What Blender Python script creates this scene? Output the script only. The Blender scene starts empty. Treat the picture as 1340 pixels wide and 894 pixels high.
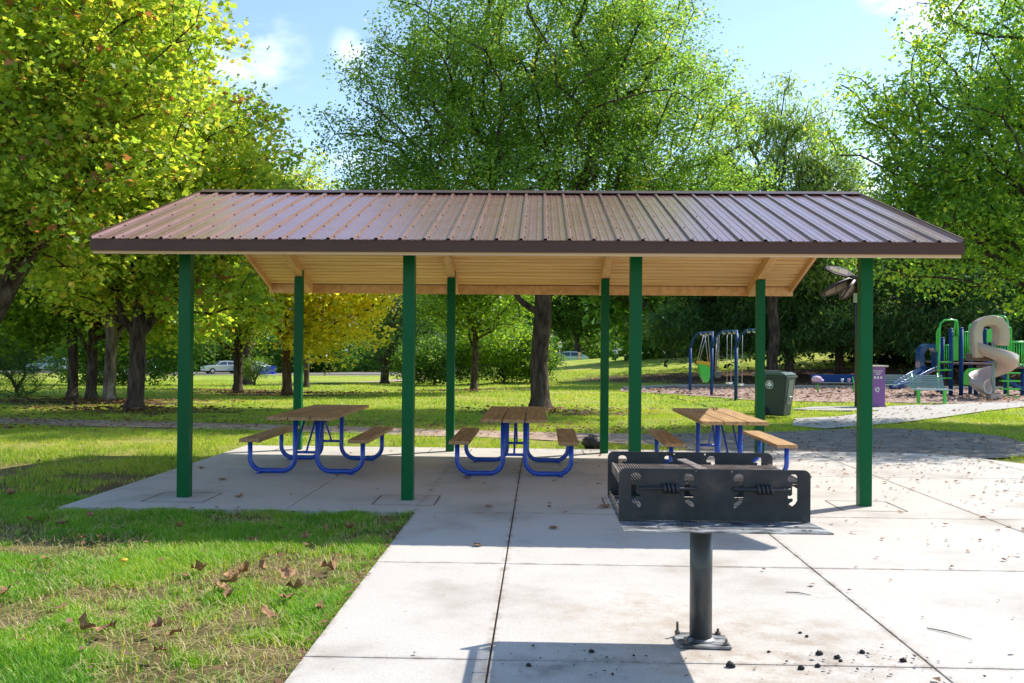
import bpy, bmesh, math, random
import numpy as np
from mathutils import Vector, Matrix
random.seed(7)
RNG = np.random.default_rng(11)
PI = math.pi
sc = bpy.context.scene
C = sc.collection
R = math.radians

# ------------------------------------------------------------------ camera (solved from the shelter's square plan)
F_PX, PITCH, ROLL, YAW, CX, H = 1233.2, 0.0070, 0.0082, -0.0301, 0.201, 1.6465
def cam_axes():
    s, c = math.sin(YAW), math.cos(YAW)
    Rt = Vector((c, -s, 0)); Fh = Vector((s, c, 0)); Z = Vector((0, 0, 1))
    F = Fh*math.cos(PITCH) + Z*math.sin(PITCH)
    U = -Fh*math.sin(PITCH) + Z*math.cos(PITCH)
    c, s = math.cos(ROLL), math.sin(ROLL)
    return (Rt*c + U*s, U*c - Rt*s, F)
AX = cam_axes()
def at(u, v, Y):
    """world point seen at photo pixel u,v at depth Y"""
    d = AX[2] + AX[0]*((u-670)/F_PX) - AX[1]*((v-447)/F_PX)
    return Vector((CX, 0, H)) + d*(Y/d.y)
def gpt(u, v, z=0.0):
    d = AX[2] + AX[0]*((u-670)/F_PX) - AX[1]*((v-447)/F_PX)
    return Vector((CX, 0, H)) + d*((z-H)/d.z)

# ------------------------------------------------------------------ terrain
def sstep(a, b, x):
    t = np.clip((np.asarray(x, float)-a)/(b-a), 0, 1); return t*t*(3-2*t)
def T(x, y):
    x = np.asarray(x, float); y = np.asarray(y, float)
    t = x/np.maximum(y, 5.0) - 0.0
    tgt = np.interp(t, [-.30, -.12, .0, .05, .13, .25, .45], [-1.55, -1.3, .3, .68, 1.35, 2.3, 3.0])
    prof = np.where(t < -.05, sstep(26, 105, y), sstep(41, 86, y))
    z = tgt*prof
    z = z - .62*sstep(87, 93, y)*sstep(-.06, 0.0, t)*(1-sstep(.14, .22, t))
    # gentle unevenness away from the slab
    u = .05*np.sin(x*.31+1.3)*np.sin(y*.23+.4)*sstep(17, 30, y)
    return z + u*(1-sstep(2, 8, x)*(1-sstep(44, 50, y)))
def Tz(x, y): return float(T(x, y))

# ------------------------------------------------------------------ value noise for scattering
_perm = RNG.random((256, 256))
def vnoise(x, y, s):
    x = np.asarray(x)*s+100.3; y = np.asarray(y)*s+57.1
    xi = np.floor(x).astype(int); yi = np.floor(y).astype(int)
    fx = x-xi; fy = y-yi; fx = fx*fx*(3-2*fx); fy = fy*fy*(3-2*fy)
    g = lambda a, b: _perm[a % 256, b % 256]
    return (g(xi, yi)*(1-fx)+g(xi+1, yi)*fx)*(1-fy)+(g(xi, yi+1)*(1-fx)+g(xi+1, yi+1)*fx)*fy

# ------------------------------------------------------------------ materials
def new_mat(name):
    m = bpy.data.materials.new(name); m.use_nodes = True
    n = m.node_tree.nodes; l = m.node_tree.links
    n.clear()
    out = n.new('ShaderNodeOutputMaterial')
    return m, n, l, out
def ramp(n, cols, pos=None, interp='LINEAR'):
    r = n.new('ShaderNodeValToRGB'); r.color_ramp.interpolation = interp
    cr = r.color_ramp
    while len(cr.elements) < len(cols): cr.elements.new(0.5)
    for i, c in enumerate(cols):
        cr.elements[i].position = pos[i] if pos else i/(len(cols)-1)
        cr.elements[i].color = (*c, 1)
    return r
def coords(n, l, scale=(1, 1, 1), kind='Object'):
    tc = n.new('ShaderNodeTexCoord'); mp = n.new('ShaderNodeMapping')
    mp.inputs['Scale'].default_value = scale
    l.new(tc.outputs[kind], mp.inputs['Vector']); return mp.outputs['Vector']
def noise(n, l, vec, scale, detail=4, rough=.55):
    t = n.new('ShaderNodeTexNoise'); t.inputs['Scale'].default_value = scale
    t.inputs['Detail'].default_value = detail; t.inputs['Roughness'].default_value = rough
    l.new(vec, t.inputs['Vector']); return t.outputs['Fac']
def surf(name, cols, pos=None, nscale=3, stretch=(1, 1, 1), rough=.6, rvar=.1, metal=0, bump=.0, bscale=40, coat=0, spec=.5, detail=4, bdist=.01):
    m, n, l, out = new_mat(name)
    b = n.new('ShaderNodeBsdfPrincipled')
    v = coords(n, l, stretch)
    f = noise(n, l, v, nscale, detail)
    rp = ramp(n, cols, pos); l.new(f, rp.inputs[0]); l.new(rp.outputs[0], b.inputs['Base Color'])
    mr = n.new('ShaderNodeMapRange'); mr.inputs[1].default_value = .3; mr.inputs[2].default_value = .7
    mr.inputs[3].default_value = max(0, rough-rvar); mr.inputs[4].default_value = min(1, rough+rvar)
    l.new(noise(n, l, v, nscale*2.7), mr.inputs[0]); l.new(mr.outputs[0], b.inputs['Roughness'])
    b.inputs['Metallic'].default_value = metal
    b.inputs['Coat Weight'].default_value = coat; b.inputs['Coat Roughness'].default_value = .12
    b.inputs['Specular IOR Level'].default_value = spec
    if bump:
        bp = n.new('ShaderNodeBump'); bp.inputs['Strength'].default_value = bump; bp.inputs['Distance'].default_value = bdist
        l.new(noise(n, l, v, bscale, 5), bp.inputs['Height']); l.new(bp.outputs[0], b.inputs['Normal'])
    l.new(b.outputs[0], out.inputs[0]); return m
def leaf_mat(name, cols, pos=None, trans=.45, rough=.45):
    m, n, l, out = new_mat(name)
    a = n.new('ShaderNodeAttribute'); a.attribute_name = 'rnd'
    rp = ramp(n, cols, pos); l.new(a.outputs['Fac'], rp.inputs[0])
    b = n.new('ShaderNodeBsdfPrincipled'); b.inputs['Roughness'].default_value = rough; b.inputs['Specular IOR Level'].default_value = .3
    l.new(rp.outputs[0], b.inputs['Base Color'])
    t = n.new('ShaderNodeBsdfTranslucent')
    mx = n.new('ShaderNodeMix'); mx.data_type = 'RGBA'; mx.blend_type = 'MULTIPLY'; mx.inputs[0].default_value = 1
    l.new(rp.outputs[0], mx.inputs[6]); mx.inputs[7].default_value = (2.2, 2.05, .9, 1)
    l.new(mx.outputs[2], t.inputs['Color'])
    s = n.new('ShaderNodeMixShader'); s.inputs[0].default_value = trans
    l.new(b.outputs[0], s.inputs[1]); l.new(t.outputs[0], s.inputs[2]); l.new(s.outputs[0], out.inputs[0])
    return m

M = {}
M['post'] = surf('post_green', [(.0004, .085, .026), (.0008, .115, .036)], nscale=2, rough=.33, rvar=.06, spec=.16, bump=.04, bscale=60)
M['blue'] = surf('table_blue', [(.006, .055, .36), (.010, .075, .45)], nscale=6, rough=.35, coat=.25, bump=.1, bscale=80)
M['galv'] = surf('galvanised', [(.42, .43, .44), (.55, .56, .57)], nscale=12, rough=.45, metal=.7)
M['pine'] = surf('pine_boards', [(.60, .33, .12), (.78, .48, .20), (.86, .60, .29)], [.3, .5, .7], nscale=2.2, stretch=(.35, 8, 8), rough=.6, bump=.15, bscale=12)
M['beam'] = surf('pine_beams', [(.56, .31, .11), (.78, .48, .21)], [.3, .7], nscale=3, stretch=(4, .4, 4), rough=.6, bump=.15, bscale=12)
M['cream'] = surf('fascia_board', [(.62, .42, .24), (.74, .52, .31)], nscale=3, stretch=(.4, 6, 6), rough=.6)
M['plank'] = surf('table_planks', [(.25, .14, .06), (.42, .25, .11), (.58, .37, .17)], [.3, .5, .72], nscale=4, stretch=(9, .5, 9), rough=.65, rvar=.1, bump=.5, bscale=14, detail=8)
M['roof'] = surf('roof_brown', [(.20, .098, .080), (.245, .125, .102)], nscale=1.5, rough=.23, rvar=.05, coat=.2, bump=.03, bscale=3)
M['trim'] = surf('roof_trim', [(.070, .032, .022), (.085, .040, .028)], nscale=3, rough=.4, rvar=.06, spec=.3)
M['screw'] = surf('roof_screws', [(.05, .035, .03), (.09, .06, .05)], nscale=3, rough=.4, metal=.3)
M['iron'] = surf('grill_iron', [(.014, .018, .022), (.028, .032, .036), (.085, .065, .055)], [.35, .60, .78], nscale=9, rough=.48, rvar=.15, bump=.25, bscale=90, spec=.5, bdist=.004, detail=9)
M['ironpost'] = surf('grill_post', [(.030, .036, .038), (.048, .054, .055)], [.3, .7], nscale=5, rough=.42, rvar=.1, bump=.2, bscale=90, coat=.2, bdist=.003)
M['rust'] = surf('grill_rusty', [(.07, .055, .045), (.18, .14, .11), (.30, .27, .24)], [.35, .52, .7], nscale=14, rough=.75, bump=.6, bscale=70, detail=8)
M['ash'] = surf('ash_plate', [(.05, .055, .06), (.20, .205, .21), (.42, .42, .41)], [.38, .5, .62], nscale=7, stretch=(1, 2.5, 1), rough=.5, rvar=.15, bump=.3, bscale=60, metal=.25, detail=8)
M['char'] = surf('charcoal', [(.008, .008, .008), (.035, .032, .03)], nscale=30, rough=.85, bump=.8, bscale=50)
M['pvioletbin'] = surf('purple_paint', [(.20, .070, .30), (.25, .095, .36)], nscale=3, rough=.42, coat=.2)
M['white'] = surf('white_paint', [(.72, .72, .70), (.80, .80, .78)], nscale=5, rough=.5)
M['bincover'] = surf('bin_lid', [(.55, .47, .42), (.66, .58, .52)], nscale=4, rough=.5)
M['cart'] = surf('cart_plastic', [(.022, .036, .030), (.034, .050, .042)], nscale=3, rough=.42, rvar=.08, bump=.15, bscale=40)
M['cartlid'] = surf('cart_lid', [(.03, .075, .058), (.045, .095, .075)], nscale=3, rough=.35)
M['cartpale'] = surf('cart_pale_rib', [(.10, .13, .095), (.16, .19, .14)], nscale=6, rough=.5)  # paler green for the rib on the cart's narrow side
M['tancart'] = surf('tan_plastic', [(.30, .22, .15), (.38, .28, .19)], nscale=3, rough=.5)
M['tyre'] = surf('rubber', [(.015, .015, .015), (.03, .03, .03)], nscale=8, rough=.85)
M['pblue'] = surf('play_blue', [(.004, .045, .18), (.007, .06, .24)], nscale=3, rough=.55, spec=.25)
M['pblued'] = surf('play_slide_blue', [(.010, .055, .18), (.02, .09, .28)], nscale=2, rough=.28, coat=.4)
M['pgreen'] = surf('play_green', [(.05, .55, .05), (.07, .64, .08)], nscale=3, rough=.35, coat=.3)
M['slide'] = surf('slide_tan', [(.46, .36, .32), (.54, .43, .38)], nscale=2, rough=.35, rvar=.08, coat=.3, spec=.6)
M['deck'] = surf('deck_brown', [(.12, .075, .06), (.18, .12, .10)], nscale=9, rough=.6)
M['benchmesh'] = surf('bench_slats', [(.20, .29, .33), (.28, .38, .42)], nscale=10, rough=.4)
M['benchdark'] = surf('bench_dark', [(.06, .09, .11), (.10, .14, .17)], nscale=10, rough=.5)
M['yellow'] = surf('seat_yellow', [(.65, .36, .01), (.75, .44, .02)], nscale=4, rough=.4)
M['chain'] = surf('chain_steel', [(.35, .36, .36), (.5, .5, .5)], nscale=40, rough=.4, metal=.6)
M['shadef'] = surf('shade_frame', [(.045, .02, .035), (.07, .033, .05)], nscale=5, rough=.5)
M['shadep'] = surf('shade_panel', [(.30, .20, .18), (.38, .27, .24)], nscale=5, rough=.6)
M['bag'] = surf('black_bag', [(.01, .01, .011), (.03, .03, .032)], nscale=20, rough=.3, bump=.8, bscale=25, bdist=.03)
M['glass'] = surf('car_glass', [(.02, .03, .035), (.04, .05, .06)], nscale=2, rough=.08, rvar=.03, spec=.9)
for k, c in dict(silver=(.55, .58, .62), white2=(.75, .75, .75), navy=(.03, .05, .12), paleblue=(.35, .50, .62)).items():
    M['car_'+k] = surf('car_'+k, [tuple(v*.95 for v in c), c], nscale=1, rough=.25, rvar=.05, metal=.25, coat=.8)
M['pink'] = surf('pink_cloth', [(.55, .16, .30), (.8, .75, .75), (.35, .2, .6)], [.4, .5, .62], nscale=8, rough=.8)
M['siding'] = surf('house_siding', [(.42, .47, .54), (.50, .55, .62)], nscale=2, stretch=(.2, .2, 8), rough=.7)
M['shingle'] = surf('house_shingle', [(.10, .10, .11), (.16, .155, .16)], nscale=6, rough=.85)
M['signred'] = surf('sign_red', [(.5, .03, .03), (.55, .04, .04)], nscale=3, rough=.5)
M['campblue'] = surf('chair_blue', [(.01, .03, .42), (.02, .05, .55)], nscale=4, rough=.6)

def bark(name, c1, c2, c3, sc_=9):
    m, n, l, out = new_mat(name)
    b = n.new('ShaderNodeBsdfPrincipled'); b.inputs['Roughness'].default_value = .9; b.inputs['Specular IOR Level'].default_value = .2
    v = coords(n, l, (1, 1, .22))
    f = noise(n, l, v, sc_, 6, .65)
    rp = ramp(n, [c1, c2, c3], [.36, .5, .66]); l.new(f, rp.inputs[0]); l.new(rp.outputs[0], b.inputs['Base Color'])
    bp = n.new('ShaderNodeBump'); bp.inputs['Strength'].default_value = 1; bp.inputs['Distance'].default_value = .05
    l.new(noise(n, l, v, sc_*1.6, 6, .6), bp.inputs['Height']); l.new(bp.outputs[0], b.inputs['Normal'])
    l.new(b.outputs[0], out.inputs[0]); return m
M['bark'] = bark('bark_dark', (.025, .018, .014), (.075, .052, .040), (.13, .10, .08))
M['barkpale'] = bark('bark_pale', (.055, .042, .032), (.16, .13, .10), (.34, .30, .25), 4)
M['barkbr'] = bark('bark_brown', (.04, .022, .015), (.11, .065, .045), (.16, .10, .07))

# leaves
M['lf_syc'] = leaf_mat('leaves_sycamore', [(.28, .13, .07), (.11, .19, .04), (.21, .335, .055), (.34, .44, .065), (.52, .53, .09), (.58, .44, .10)], [0, .07, .33, .58, .84, 1], .56)
M['lf_mid'] = leaf_mat('leaves_midgreen', [(.08, .16, .025), (.14, .25, .03), (.22, .35, .04), (.38, .44, .05)], [0, .4, .8, 1], .52)
M['lf_elm'] = leaf_mat('leaves_elm', [(.075, .16, .05), (.145, .265, .06), (.25, .38, .075), (.52, .48, .09)], [0, .45, .85, 1], .60)
M['lf_right'] = leaf_mat('leaves_locust', [(.06, .15, .075), (.15, .29, .07), (.31, .44, .07), (.56, .58, .09)], [0, .4, .75, 1], .62)
M['lf_yel'] = leaf_mat('leaves_yellow', [(.24, .31, .06), (.46, .48, .08), (.70, .60, .12), (.56, .40, .10)], [0, .35, .8, 1], .62)
M['lf_con'] = leaf_mat('needles_dark', [(.03, .09, .04), (.07, .16, .055), (.14, .26, .07), (.28, .36, .08)], [0, .5, .85, 1], .4, .6)
M['lf_cyp'] = leaf_mat('needles_cypress', [(.12, .20, .08), (.20, .31, .10), (.30, .41, .11), (.44, .43, .11)], [0, .45, .85, 1], .45, .6)
M['lf_dark'] = leaf_mat('leaves_dark', [(.045, .11, .025), (.08, .17, .03), (.14, .25, .04), (.25, .33, .045)], [0, .45, .85, 1], .48)
M['blade'] = leaf_mat('grass_blades', [(.035, .16, .014), (.11, .29, .02), (.22, .41, .03), (.37, .48, .05), (.50, .44, .18), (.66, .54, .33)], [0, .25, .52, .72, .86, 1], .3, .5)
M['dead'] = surf('dead_leaf', [(.13, .055, .022), (.30, .15, .06), (.50, .30, .15)], [.3, .5, .7], nscale=9, rough=.7, bump=.5, bscale=30)
M['litter'] = leaf_mat('leaf_litter', [(.10, .045, .025), (.20, .10, .05), (.28, .15, .08), (.12, .07, .05)], None, .15, .7)
M['chips'] = leaf_mat('wood_chips', [(.20, .12, .09), (.34, .22, .17), (.46, .33, .27), (.28, .17, .13)], None, .05, .8)

M['lf_under_shade'] = leaf_mat('undergrowth_leaves_shade', [(.006, .014, .008), (.012, .026, .012), (.025, .045, .018), (.05, .08, .025)], [0, .5, .85, 1], .2, .7)  # near black greens: shade under the conifers put into the leaf colour
M['blade_far'] = leaf_mat('mown_grass', [(.10, .22, .025), (.22, .34, .04), (.35, .43, .06), (.48, .48, .10), (.54, .45, .18), (.62, .50, .28)], [0, .25, .52, .72, .86, 1], .35, .6)
def ground_mat():
    m, n, l, out = new_mat('lawn')
    b = n.new('ShaderNodeBsdfPrincipled'); b.inputs['Roughness'].default_value = .95; b.inputs['Specular IOR Level'].default_value = .1
    v = coords(n, l, (1, 1, 1))
    big = ramp(n, [(.20, .32, .035), (.34, .41, .06), (.46, .43, .11)], [.3, .5, .7]); l.new(noise(n, l, v, .22, 5), big.inputs[0])
    fine = ramp(n, [(.55, .55, .5), (1.0, 1.0, 1.0), (1.35, 1.3, 1.2)], [.3, .5, .72]); l.new(noise(n, l, v, 7, 8, .75), fine.inputs[0])
    mx = n.new('ShaderNodeMix'); mx.data_type = 'RGBA'; mx.blend_type = 'MULTIPLY'; mx.inputs[0].default_value = 1
    l.new(big.outputs[0], mx.inputs[6]); l.new(fine.outputs[0], mx.inputs[7])
    # leaf litter / needle beds: attribute painted where dead leaves and needles lie under the trees
    a = n.new('ShaderNodeAttribute'); a.attribute_name = 'litter'
    lit = ramp(n, [(.055, .035, .025), (.13, .075, .05), (.22, .13, .09)], [.3, .5, .7]); l.new(noise(n, l, v, 5, 8, .7), lit.inputs[0])
    ad = n.new('ShaderNodeMath'); ad.operation = 'ADD'; l.new(a.outputs['Fac'], ad.inputs[0])
    sc2 = n.new('ShaderNodeMath'); sc2.operation = 'MULTIPLY_ADD'; l.new(noise(n, l, v, 3, 7, .7), sc2.inputs[0]); sc2.inputs[1].default_value = 1.6; sc2.inputs[2].default_value = -.8
    l.new(sc2.outputs[0], ad.inputs[1])
    th = n.new('ShaderNodeMapRange'); th.inputs[1].default_value = .45; th.inputs[2].default_value = .6; l.new(ad.outputs[0], th.inputs[0])
    m2 = n.new('ShaderNodeMix'); m2.data_type = 'RGBA'; l.new(th.outputs[0], m2.inputs[0]); l.new(mx.outputs[2], m2.inputs[6]); l.new(lit.outputs[0], m2.inputs[7])
    # bare soil close by, where blades stand on it
    a2 = n.new('ShaderNodeAttribute'); a2.attribute_name = 'near'
    soil = ramp(n, [(.10, .085, .035), (.20, .135, .075), (.30, .20, .12)], [.35, .5, .66]); l.new(noise(n, l, v, 2.2, 9, .7), soil.inputs[0])
    m3 = n.new('ShaderNodeMix'); m3.data_type = 'RGBA'; l.new(a2.outputs['Fac'], m3.inputs[0]); l.new(m2.outputs[2], m3.inputs[6]); l.new(soil.outputs[0], m3.inputs[7])
    l.new(m3.outputs[2], b.inputs['Base Color'])
    bp = n.new('ShaderNodeBump'); bp.inputs['Strength'].default_value = 1; bp.inputs['Distance'].default_value = .08
    l.new(noise(n, l, v, 14, 6, .7), bp.inputs['Height']); l.new(bp.outputs[0], b.inputs['Normal'])
    l.new(b.outputs[0], out.inputs[0]); return m
M['lawn'] = ground_mat()

def concrete_mat(name, base=(.515, .48, .432), dark=(.36, .315, .265), stain=True):
    m, n, l, out = new_mat(name)
    b = n.new('ShaderNodeBsdfPrincipled'); b.inputs['Roughness'].default_value = .8; b.inputs['Specular IOR Level'].default_value = .3
    v = coords(n, l, (1, 1, 1))
    big = ramp(n, [dark, base, tuple(min(1, c*1.10) for c in base)], [.27, .48, .75]); l.new(noise(n, l, v, .9, 9, .62), big.inputs[0])
    fine = ramp(n, [(.74, .72, .69), (1, 1, 1), (1.08, 1.08, 1.07)], [.33, .48, .7]); l.new(noise(n, l, v, 60, 6, .8), fine.inputs[0])
    mx = n.new('ShaderNodeMix'); mx.data_type = 'RGBA'; mx.blend_type = 'MULTIPLY'; mx.inputs[0].default_value = 1
    l.new(big.outputs[0], mx.inputs[6]); l.new(fine.outputs[0], mx.inputs[7])
    last = mx.outputs[2]
    if stain:
        # ash and grease stain round the grill post, at a fixed place on the slab
        geo = n.new('ShaderNodeNewGeometry')
        for (cx, cy, rad, amt, col) in ((1.5, 5.15, 1.3, .75, (.30, .20, .12)), (.85, 5.9, 1.0, .6, (.34, .24, .15)), (.35, 4.95, .5, .7, (.10, .09, .085)), (1.75, 5.02, .42, .6, (.15, .13, .12)), (3.6, 6.2, .7, .4, (.38, .33, .28))):
            d = n.new('ShaderNodeVectorMath'); d.operation = 'DISTANCE'; l.new(geo.outputs['Position'], d.inputs[0]); d.inputs[1].default_value = (cx, cy, 0)
            mr = n.new('ShaderNodeMapRange'); mr.interpolation_type = 'SMOOTHSTEP'
            mr.inputs[1].default_value = 0; mr.inputs[2].default_value = rad; mr.inputs[3].default_value = 1; mr.inputs[4].default_value = 0
            l.new(d.outputs['Value'], mr.inputs[0])
            nr = n.new('ShaderNodeMapRange'); nr.inputs[1].default_value = .46; nr.inputs[2].default_value = .64; l.new(noise(n, l, v, 3.1+cx, 9, .7), nr.inputs[0])
            mu = n.new('ShaderNodeMath'); mu.operation = 'MULTIPLY'; l.new(mr.outputs[0], mu.inputs[0]); l.new(nr.outputs[0], mu.inputs[1])
            mu2 = n.new('ShaderNodeMath'); mu2.operation = 'MULTIPLY'; l.new(mu.outputs[0], mu2.inputs[0]); mu2.inputs[1].default_value = amt
            mm = n.new('ShaderNodeMix'); mm.data_type = 'RGBA'; l.new(mu2.outputs[0], mm.inputs[0]); l.new(last, mm.inputs[6]); mm.inputs[7].default_value = (*col, 1)
            last = mm.outputs[2]
    if stain:
        sx = n.new('ShaderNodeSeparateXYZ'); l.new(geo.outputs['Position'], sx.inputs[0])
        def op(o, a, b_=None):
            q = n.new('ShaderNodeMath'); q.operation = o
            (l.new(a, q.inputs[0]) if hasattr(a, 'links') else setattr(q.inputs[0], 'default_value', a))
            if b_ is not None: (l.new(b_, q.inputs[1]) if hasattr(b_, 'links') else setattr(q.inputs[1], 'default_value', b_))
            return q.outputs[0]
        d = None
        for ax_, vals in ((0, (-1.048, -.055, 2.264, 4.627, 6.95)), (1, (4.986, 7.209, 9.42, 12.46))):
            for v_ in vals:
                q = op('ABSOLUTE', op('SUBTRACT', sx.outputs[ax_], v_)); d = q if d is None else op('MINIMUM', d, q)
        jm = n.new('ShaderNodeMapRange'); jm.inputs[1].default_value = .004; jm.inputs[2].default_value = .05; jm.inputs[3].default_value = 1; jm.inputs[4].default_value = 0; l.new(d, jm.inputs[0])
        jn = n.new('ShaderNodeMapRange'); jn.inputs[1].default_value = .45; jn.inputs[2].default_value = .62; l.new(noise(n, l, v, 6, 8, .7), jn.inputs[0])
        amt = op('MULTIPLY', op('MULTIPLY', jm.outputs[0], jn.outputs[0]), .7)
        mm = n.new('ShaderNodeMix'); mm.data_type = 'RGBA'; l.new(amt, mm.inputs[0]); l.new(last, mm.inputs[6]); mm.inputs[7].default_value = (.19, .13, .08, 1); last = mm.outputs[2]
        # fine speckle of dirt and leaf stains
        sp_ = n.new('ShaderNodeMapRange'); sp_.inputs[1].default_value = .66; sp_.inputs[2].default_value = .74; sp_.inputs[4].default_value = .55; l.new(noise(n, l, v, 17, 4, .6), sp_.inputs[0])
        mm = n.new('ShaderNodeMix'); mm.data_type = 'RGBA'; l.new(sp_.outputs[0], mm.inputs[0]); l.new(last, mm.inputs[6]); mm.inputs[7].default_value = (.22, .17, .12, 1); last = mm.outputs[2]
    l.new(last, b.inputs['Base Color'])
    # broom finish + grain
    v2 = coords(n, l, (.5, 90, 1))
    add = n.new('ShaderNodeMath'); add.operation = 'MULTIPLY_ADD'; l.new(noise(n, l, v2, 1.2, 3), add.inputs[0]); add.inputs[1].default_value = .6; l.new(noise(n, l, v, 120, 4), add.inputs[2])
    bp = n.new('ShaderNodeBump'); bp.inputs['Strength'].default_value = .35; bp.inputs['Distance'].default_value = .004
    l.new(add.outputs[0], bp.inputs['Height']); l.new(bp.outputs[0], b.inputs['Normal'])
    l.new(b.outputs[0], out.inputs[0]); return m
M['concrete'] = concrete_mat('concrete')
M['walk'] = concrete_mat('pale_walk', (.43, .40, .365), (.36, .33, .29), False)
M['joint'] = surf('joint_dirt', [(.05, .04, .03), (.14, .10, .07)], nscale=20, rough=.95)
M['asphalt_and_shade'] = surf('asphalt_and_shade', [(.13, .115, .10), (.21, .185, .16), (.33, .27, .22)], [.3, .5, .72], nscale=3, rough=.9, bump=.4, bscale=80, detail=9)  # street tarmac; on the paving, tree shade put into the colour
M['gravel'] = surf('path_tan', [(.24, .155, .11), (.40, .28, .20), (.52, .39, .29)], [.3, .5, .7], nscale=4, rough=.95, bump=.4, bscale=60, detail=9)
M['mulch'] = surf('mulch', [(.20, .12, .09), (.42, .29, .23), (.56, .42, .35)], [.3, .5, .7], nscale=9, rough=.95, bump=1, bscale=30, detail=9, bdist=.03)
M['kerb'] = surf('kerb', [(.30, .28, .26), (.42, .40, .38)], nscale=6, rough=.85)

# ------------------------------------------------------------------ mesh helpers
class MB:
    def __init__(s): s.v = []; s.f = []; s.sm = []
    def add(s, vs, fs, smooth=False):
        o = len(s.v); s.v += [tuple(v) for v in vs]; s.f += [tuple(i+o for i in f) for f in fs]; s.sm += [smooth]*len(fs)
    def box(s, c, d, rot=None, taper=1.0):
        hx, hy, hz = d[0]/2, d[1]/2, d[2]/2
        vs = []
        for z in (-hz, hz):
            k = taper if z < 0 else 1
            for x, y in ((-hx, -hy), (hx, -hy), (hx, hy), (-hx, hy)): vs.append(Vector((x*k, y*k, z)))
        if rot is not None: vs = [rot @ v for v in vs]
        c = Vector(c); s.add([v+c for v in vs], [(3, 2, 1, 0), (4, 5, 6, 7), (0, 1, 5, 4), (1, 2, 6, 5), (2, 3, 7, 6), (3, 0, 4, 7)])
        return s
    def tube(s, pts, r, n=10, cap=True, closed=False):
        pts = [Vector(p) for p in pts]; k = len(pts); rings = []
        rr = r if isinstance(r, (list, tuple)) else [r]*k
        up = None
        for i in range(k):
            a = pts[(i-1) % k] if (i > 0 or closed) else pts[0]; b = pts[(i+1) % k] if (i < k-1 or closed) else pts[-1]
            d = (b-a).normalized()
            if up is None:
                up = Vector((0, 0, 1)) if abs(d.z) < .9 else Vector((1, 0, 0))
            x = d.cross(up)
            if x.length < 1e-4: x = d.orthogonal()
            x.normalize(); y = x.cross(d).normalized(); up = y
            rings.append([pts[i]+x*rr[i]*math.cos(2*PI*j/n)+y*rr[i]*math.sin(2*PI*j/n) for j in range(n)])
        vs = [v for ring in rings for v in ring]; fs = []
        m = k if closed else k-1
        for i in range(m):
            i2 = (i+1) % k
            for j in range(n):
                j2 = (j+1) % n
                fs.append((i*n+j, i*n+j2, i2*n+j2, i2*n+j))
        s.add(vs, fs, True)
        if cap and not closed:
            s.add(rings[0], [tuple(range(n))[::-1]]); s.add(rings[-1], [tuple(range(n))])
        return s
    def prism(s, poly, axis, a, b):
        """poly 2D list; axis x/y/z extrude from a to b"""
        def P(p, t):
            return {'x': (t, p[0], p[1]), 'y': (p[0], t, p[1]), 'z': (p[0], p[1], t)}[axis]
        n = len(poly)
        vs = [P(p, a) for p in poly]+[P(p, b) for p in poly]
        fs = [tuple(range(n))[::-1], tuple(range(n, 2*n))]+[(i, (i+1) % n, n+(i+1) % n, n+i) for i in range(n)]
        s.add(vs, fs); return s
    def ball(s, c, r, nu=12, nv=8, jit=0):
        c = Vector(c); r = r if isinstance(r, (tuple, list)) else (r, r, r); vs = []
        for i in range(nv+1):
            for j in range(nu):
                t = PI*i/nv; p = 2*PI*j/nu; k = 1+random.uniform(-jit, jit)
                vs.append(c+Vector((r[0]*k*math.sin(t)*math.cos(p), r[1]*k*math.sin(t)*math.sin(p), r[2]*k*math.cos(t))))
        s.add(vs, [(i*nu+j, (i+1)*nu+j, (i+1)*nu+(j+1) % nu, i*nu+(j+1) % nu) for i in range(nv) for j in range(nu)], True)
        return s
    def build(s, name, mat, parent=None, bevel=0, **tags):
        me = bpy.data.meshes.new(name); me.from_pydata(s.v, [], s.f)
        me.polygons.foreach_set('use_smooth', s.sm)
        bm = bmesh.new(); bm.from_mesh(me)
        bmesh.ops.remove_doubles(bm, verts=bm.verts, dist=1e-5)
        bmesh.ops.recalc_face_normals(bm, faces=bm.faces)
        if bevel:
            es = [e for e in bm.edges if len(e.link_faces) == 2 and e.calc_face_angle(0) > .6]
            bmesh.ops.bevel(bm, geom=es, offset=bevel, segments=2, affect='EDGES', profile=.5)
        bm.to_mesh(me); bm.free()
        me.materials.append(mat); o = bpy.data.objects.new(name, me); C.objects.link(o)
        if parent: o.parent = parent
        for k, v in tags.items(): o[k] = v
        return o
def thing(name, label, cat, loc=(0, 0, 0), rz=0, group=None):
    o = bpy.data.objects.new(name, None); C.objects.link(o); o.location = loc; o.rotation_euler = (0, 0, rz)
    o.empty_display_size = .2
    o['label'] = label; o['category'] = cat
    if group: o['group'] = group
    return o
def kids(o): return [c for c in bpy.data.objects if c.parent == o]
def copy_tree(o, parent=None):
    c = o.copy(); C.objects.link(c)
    if parent: c.parent = parent
    for ch in kids(o): copy_tree(ch, c)
    return c
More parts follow.
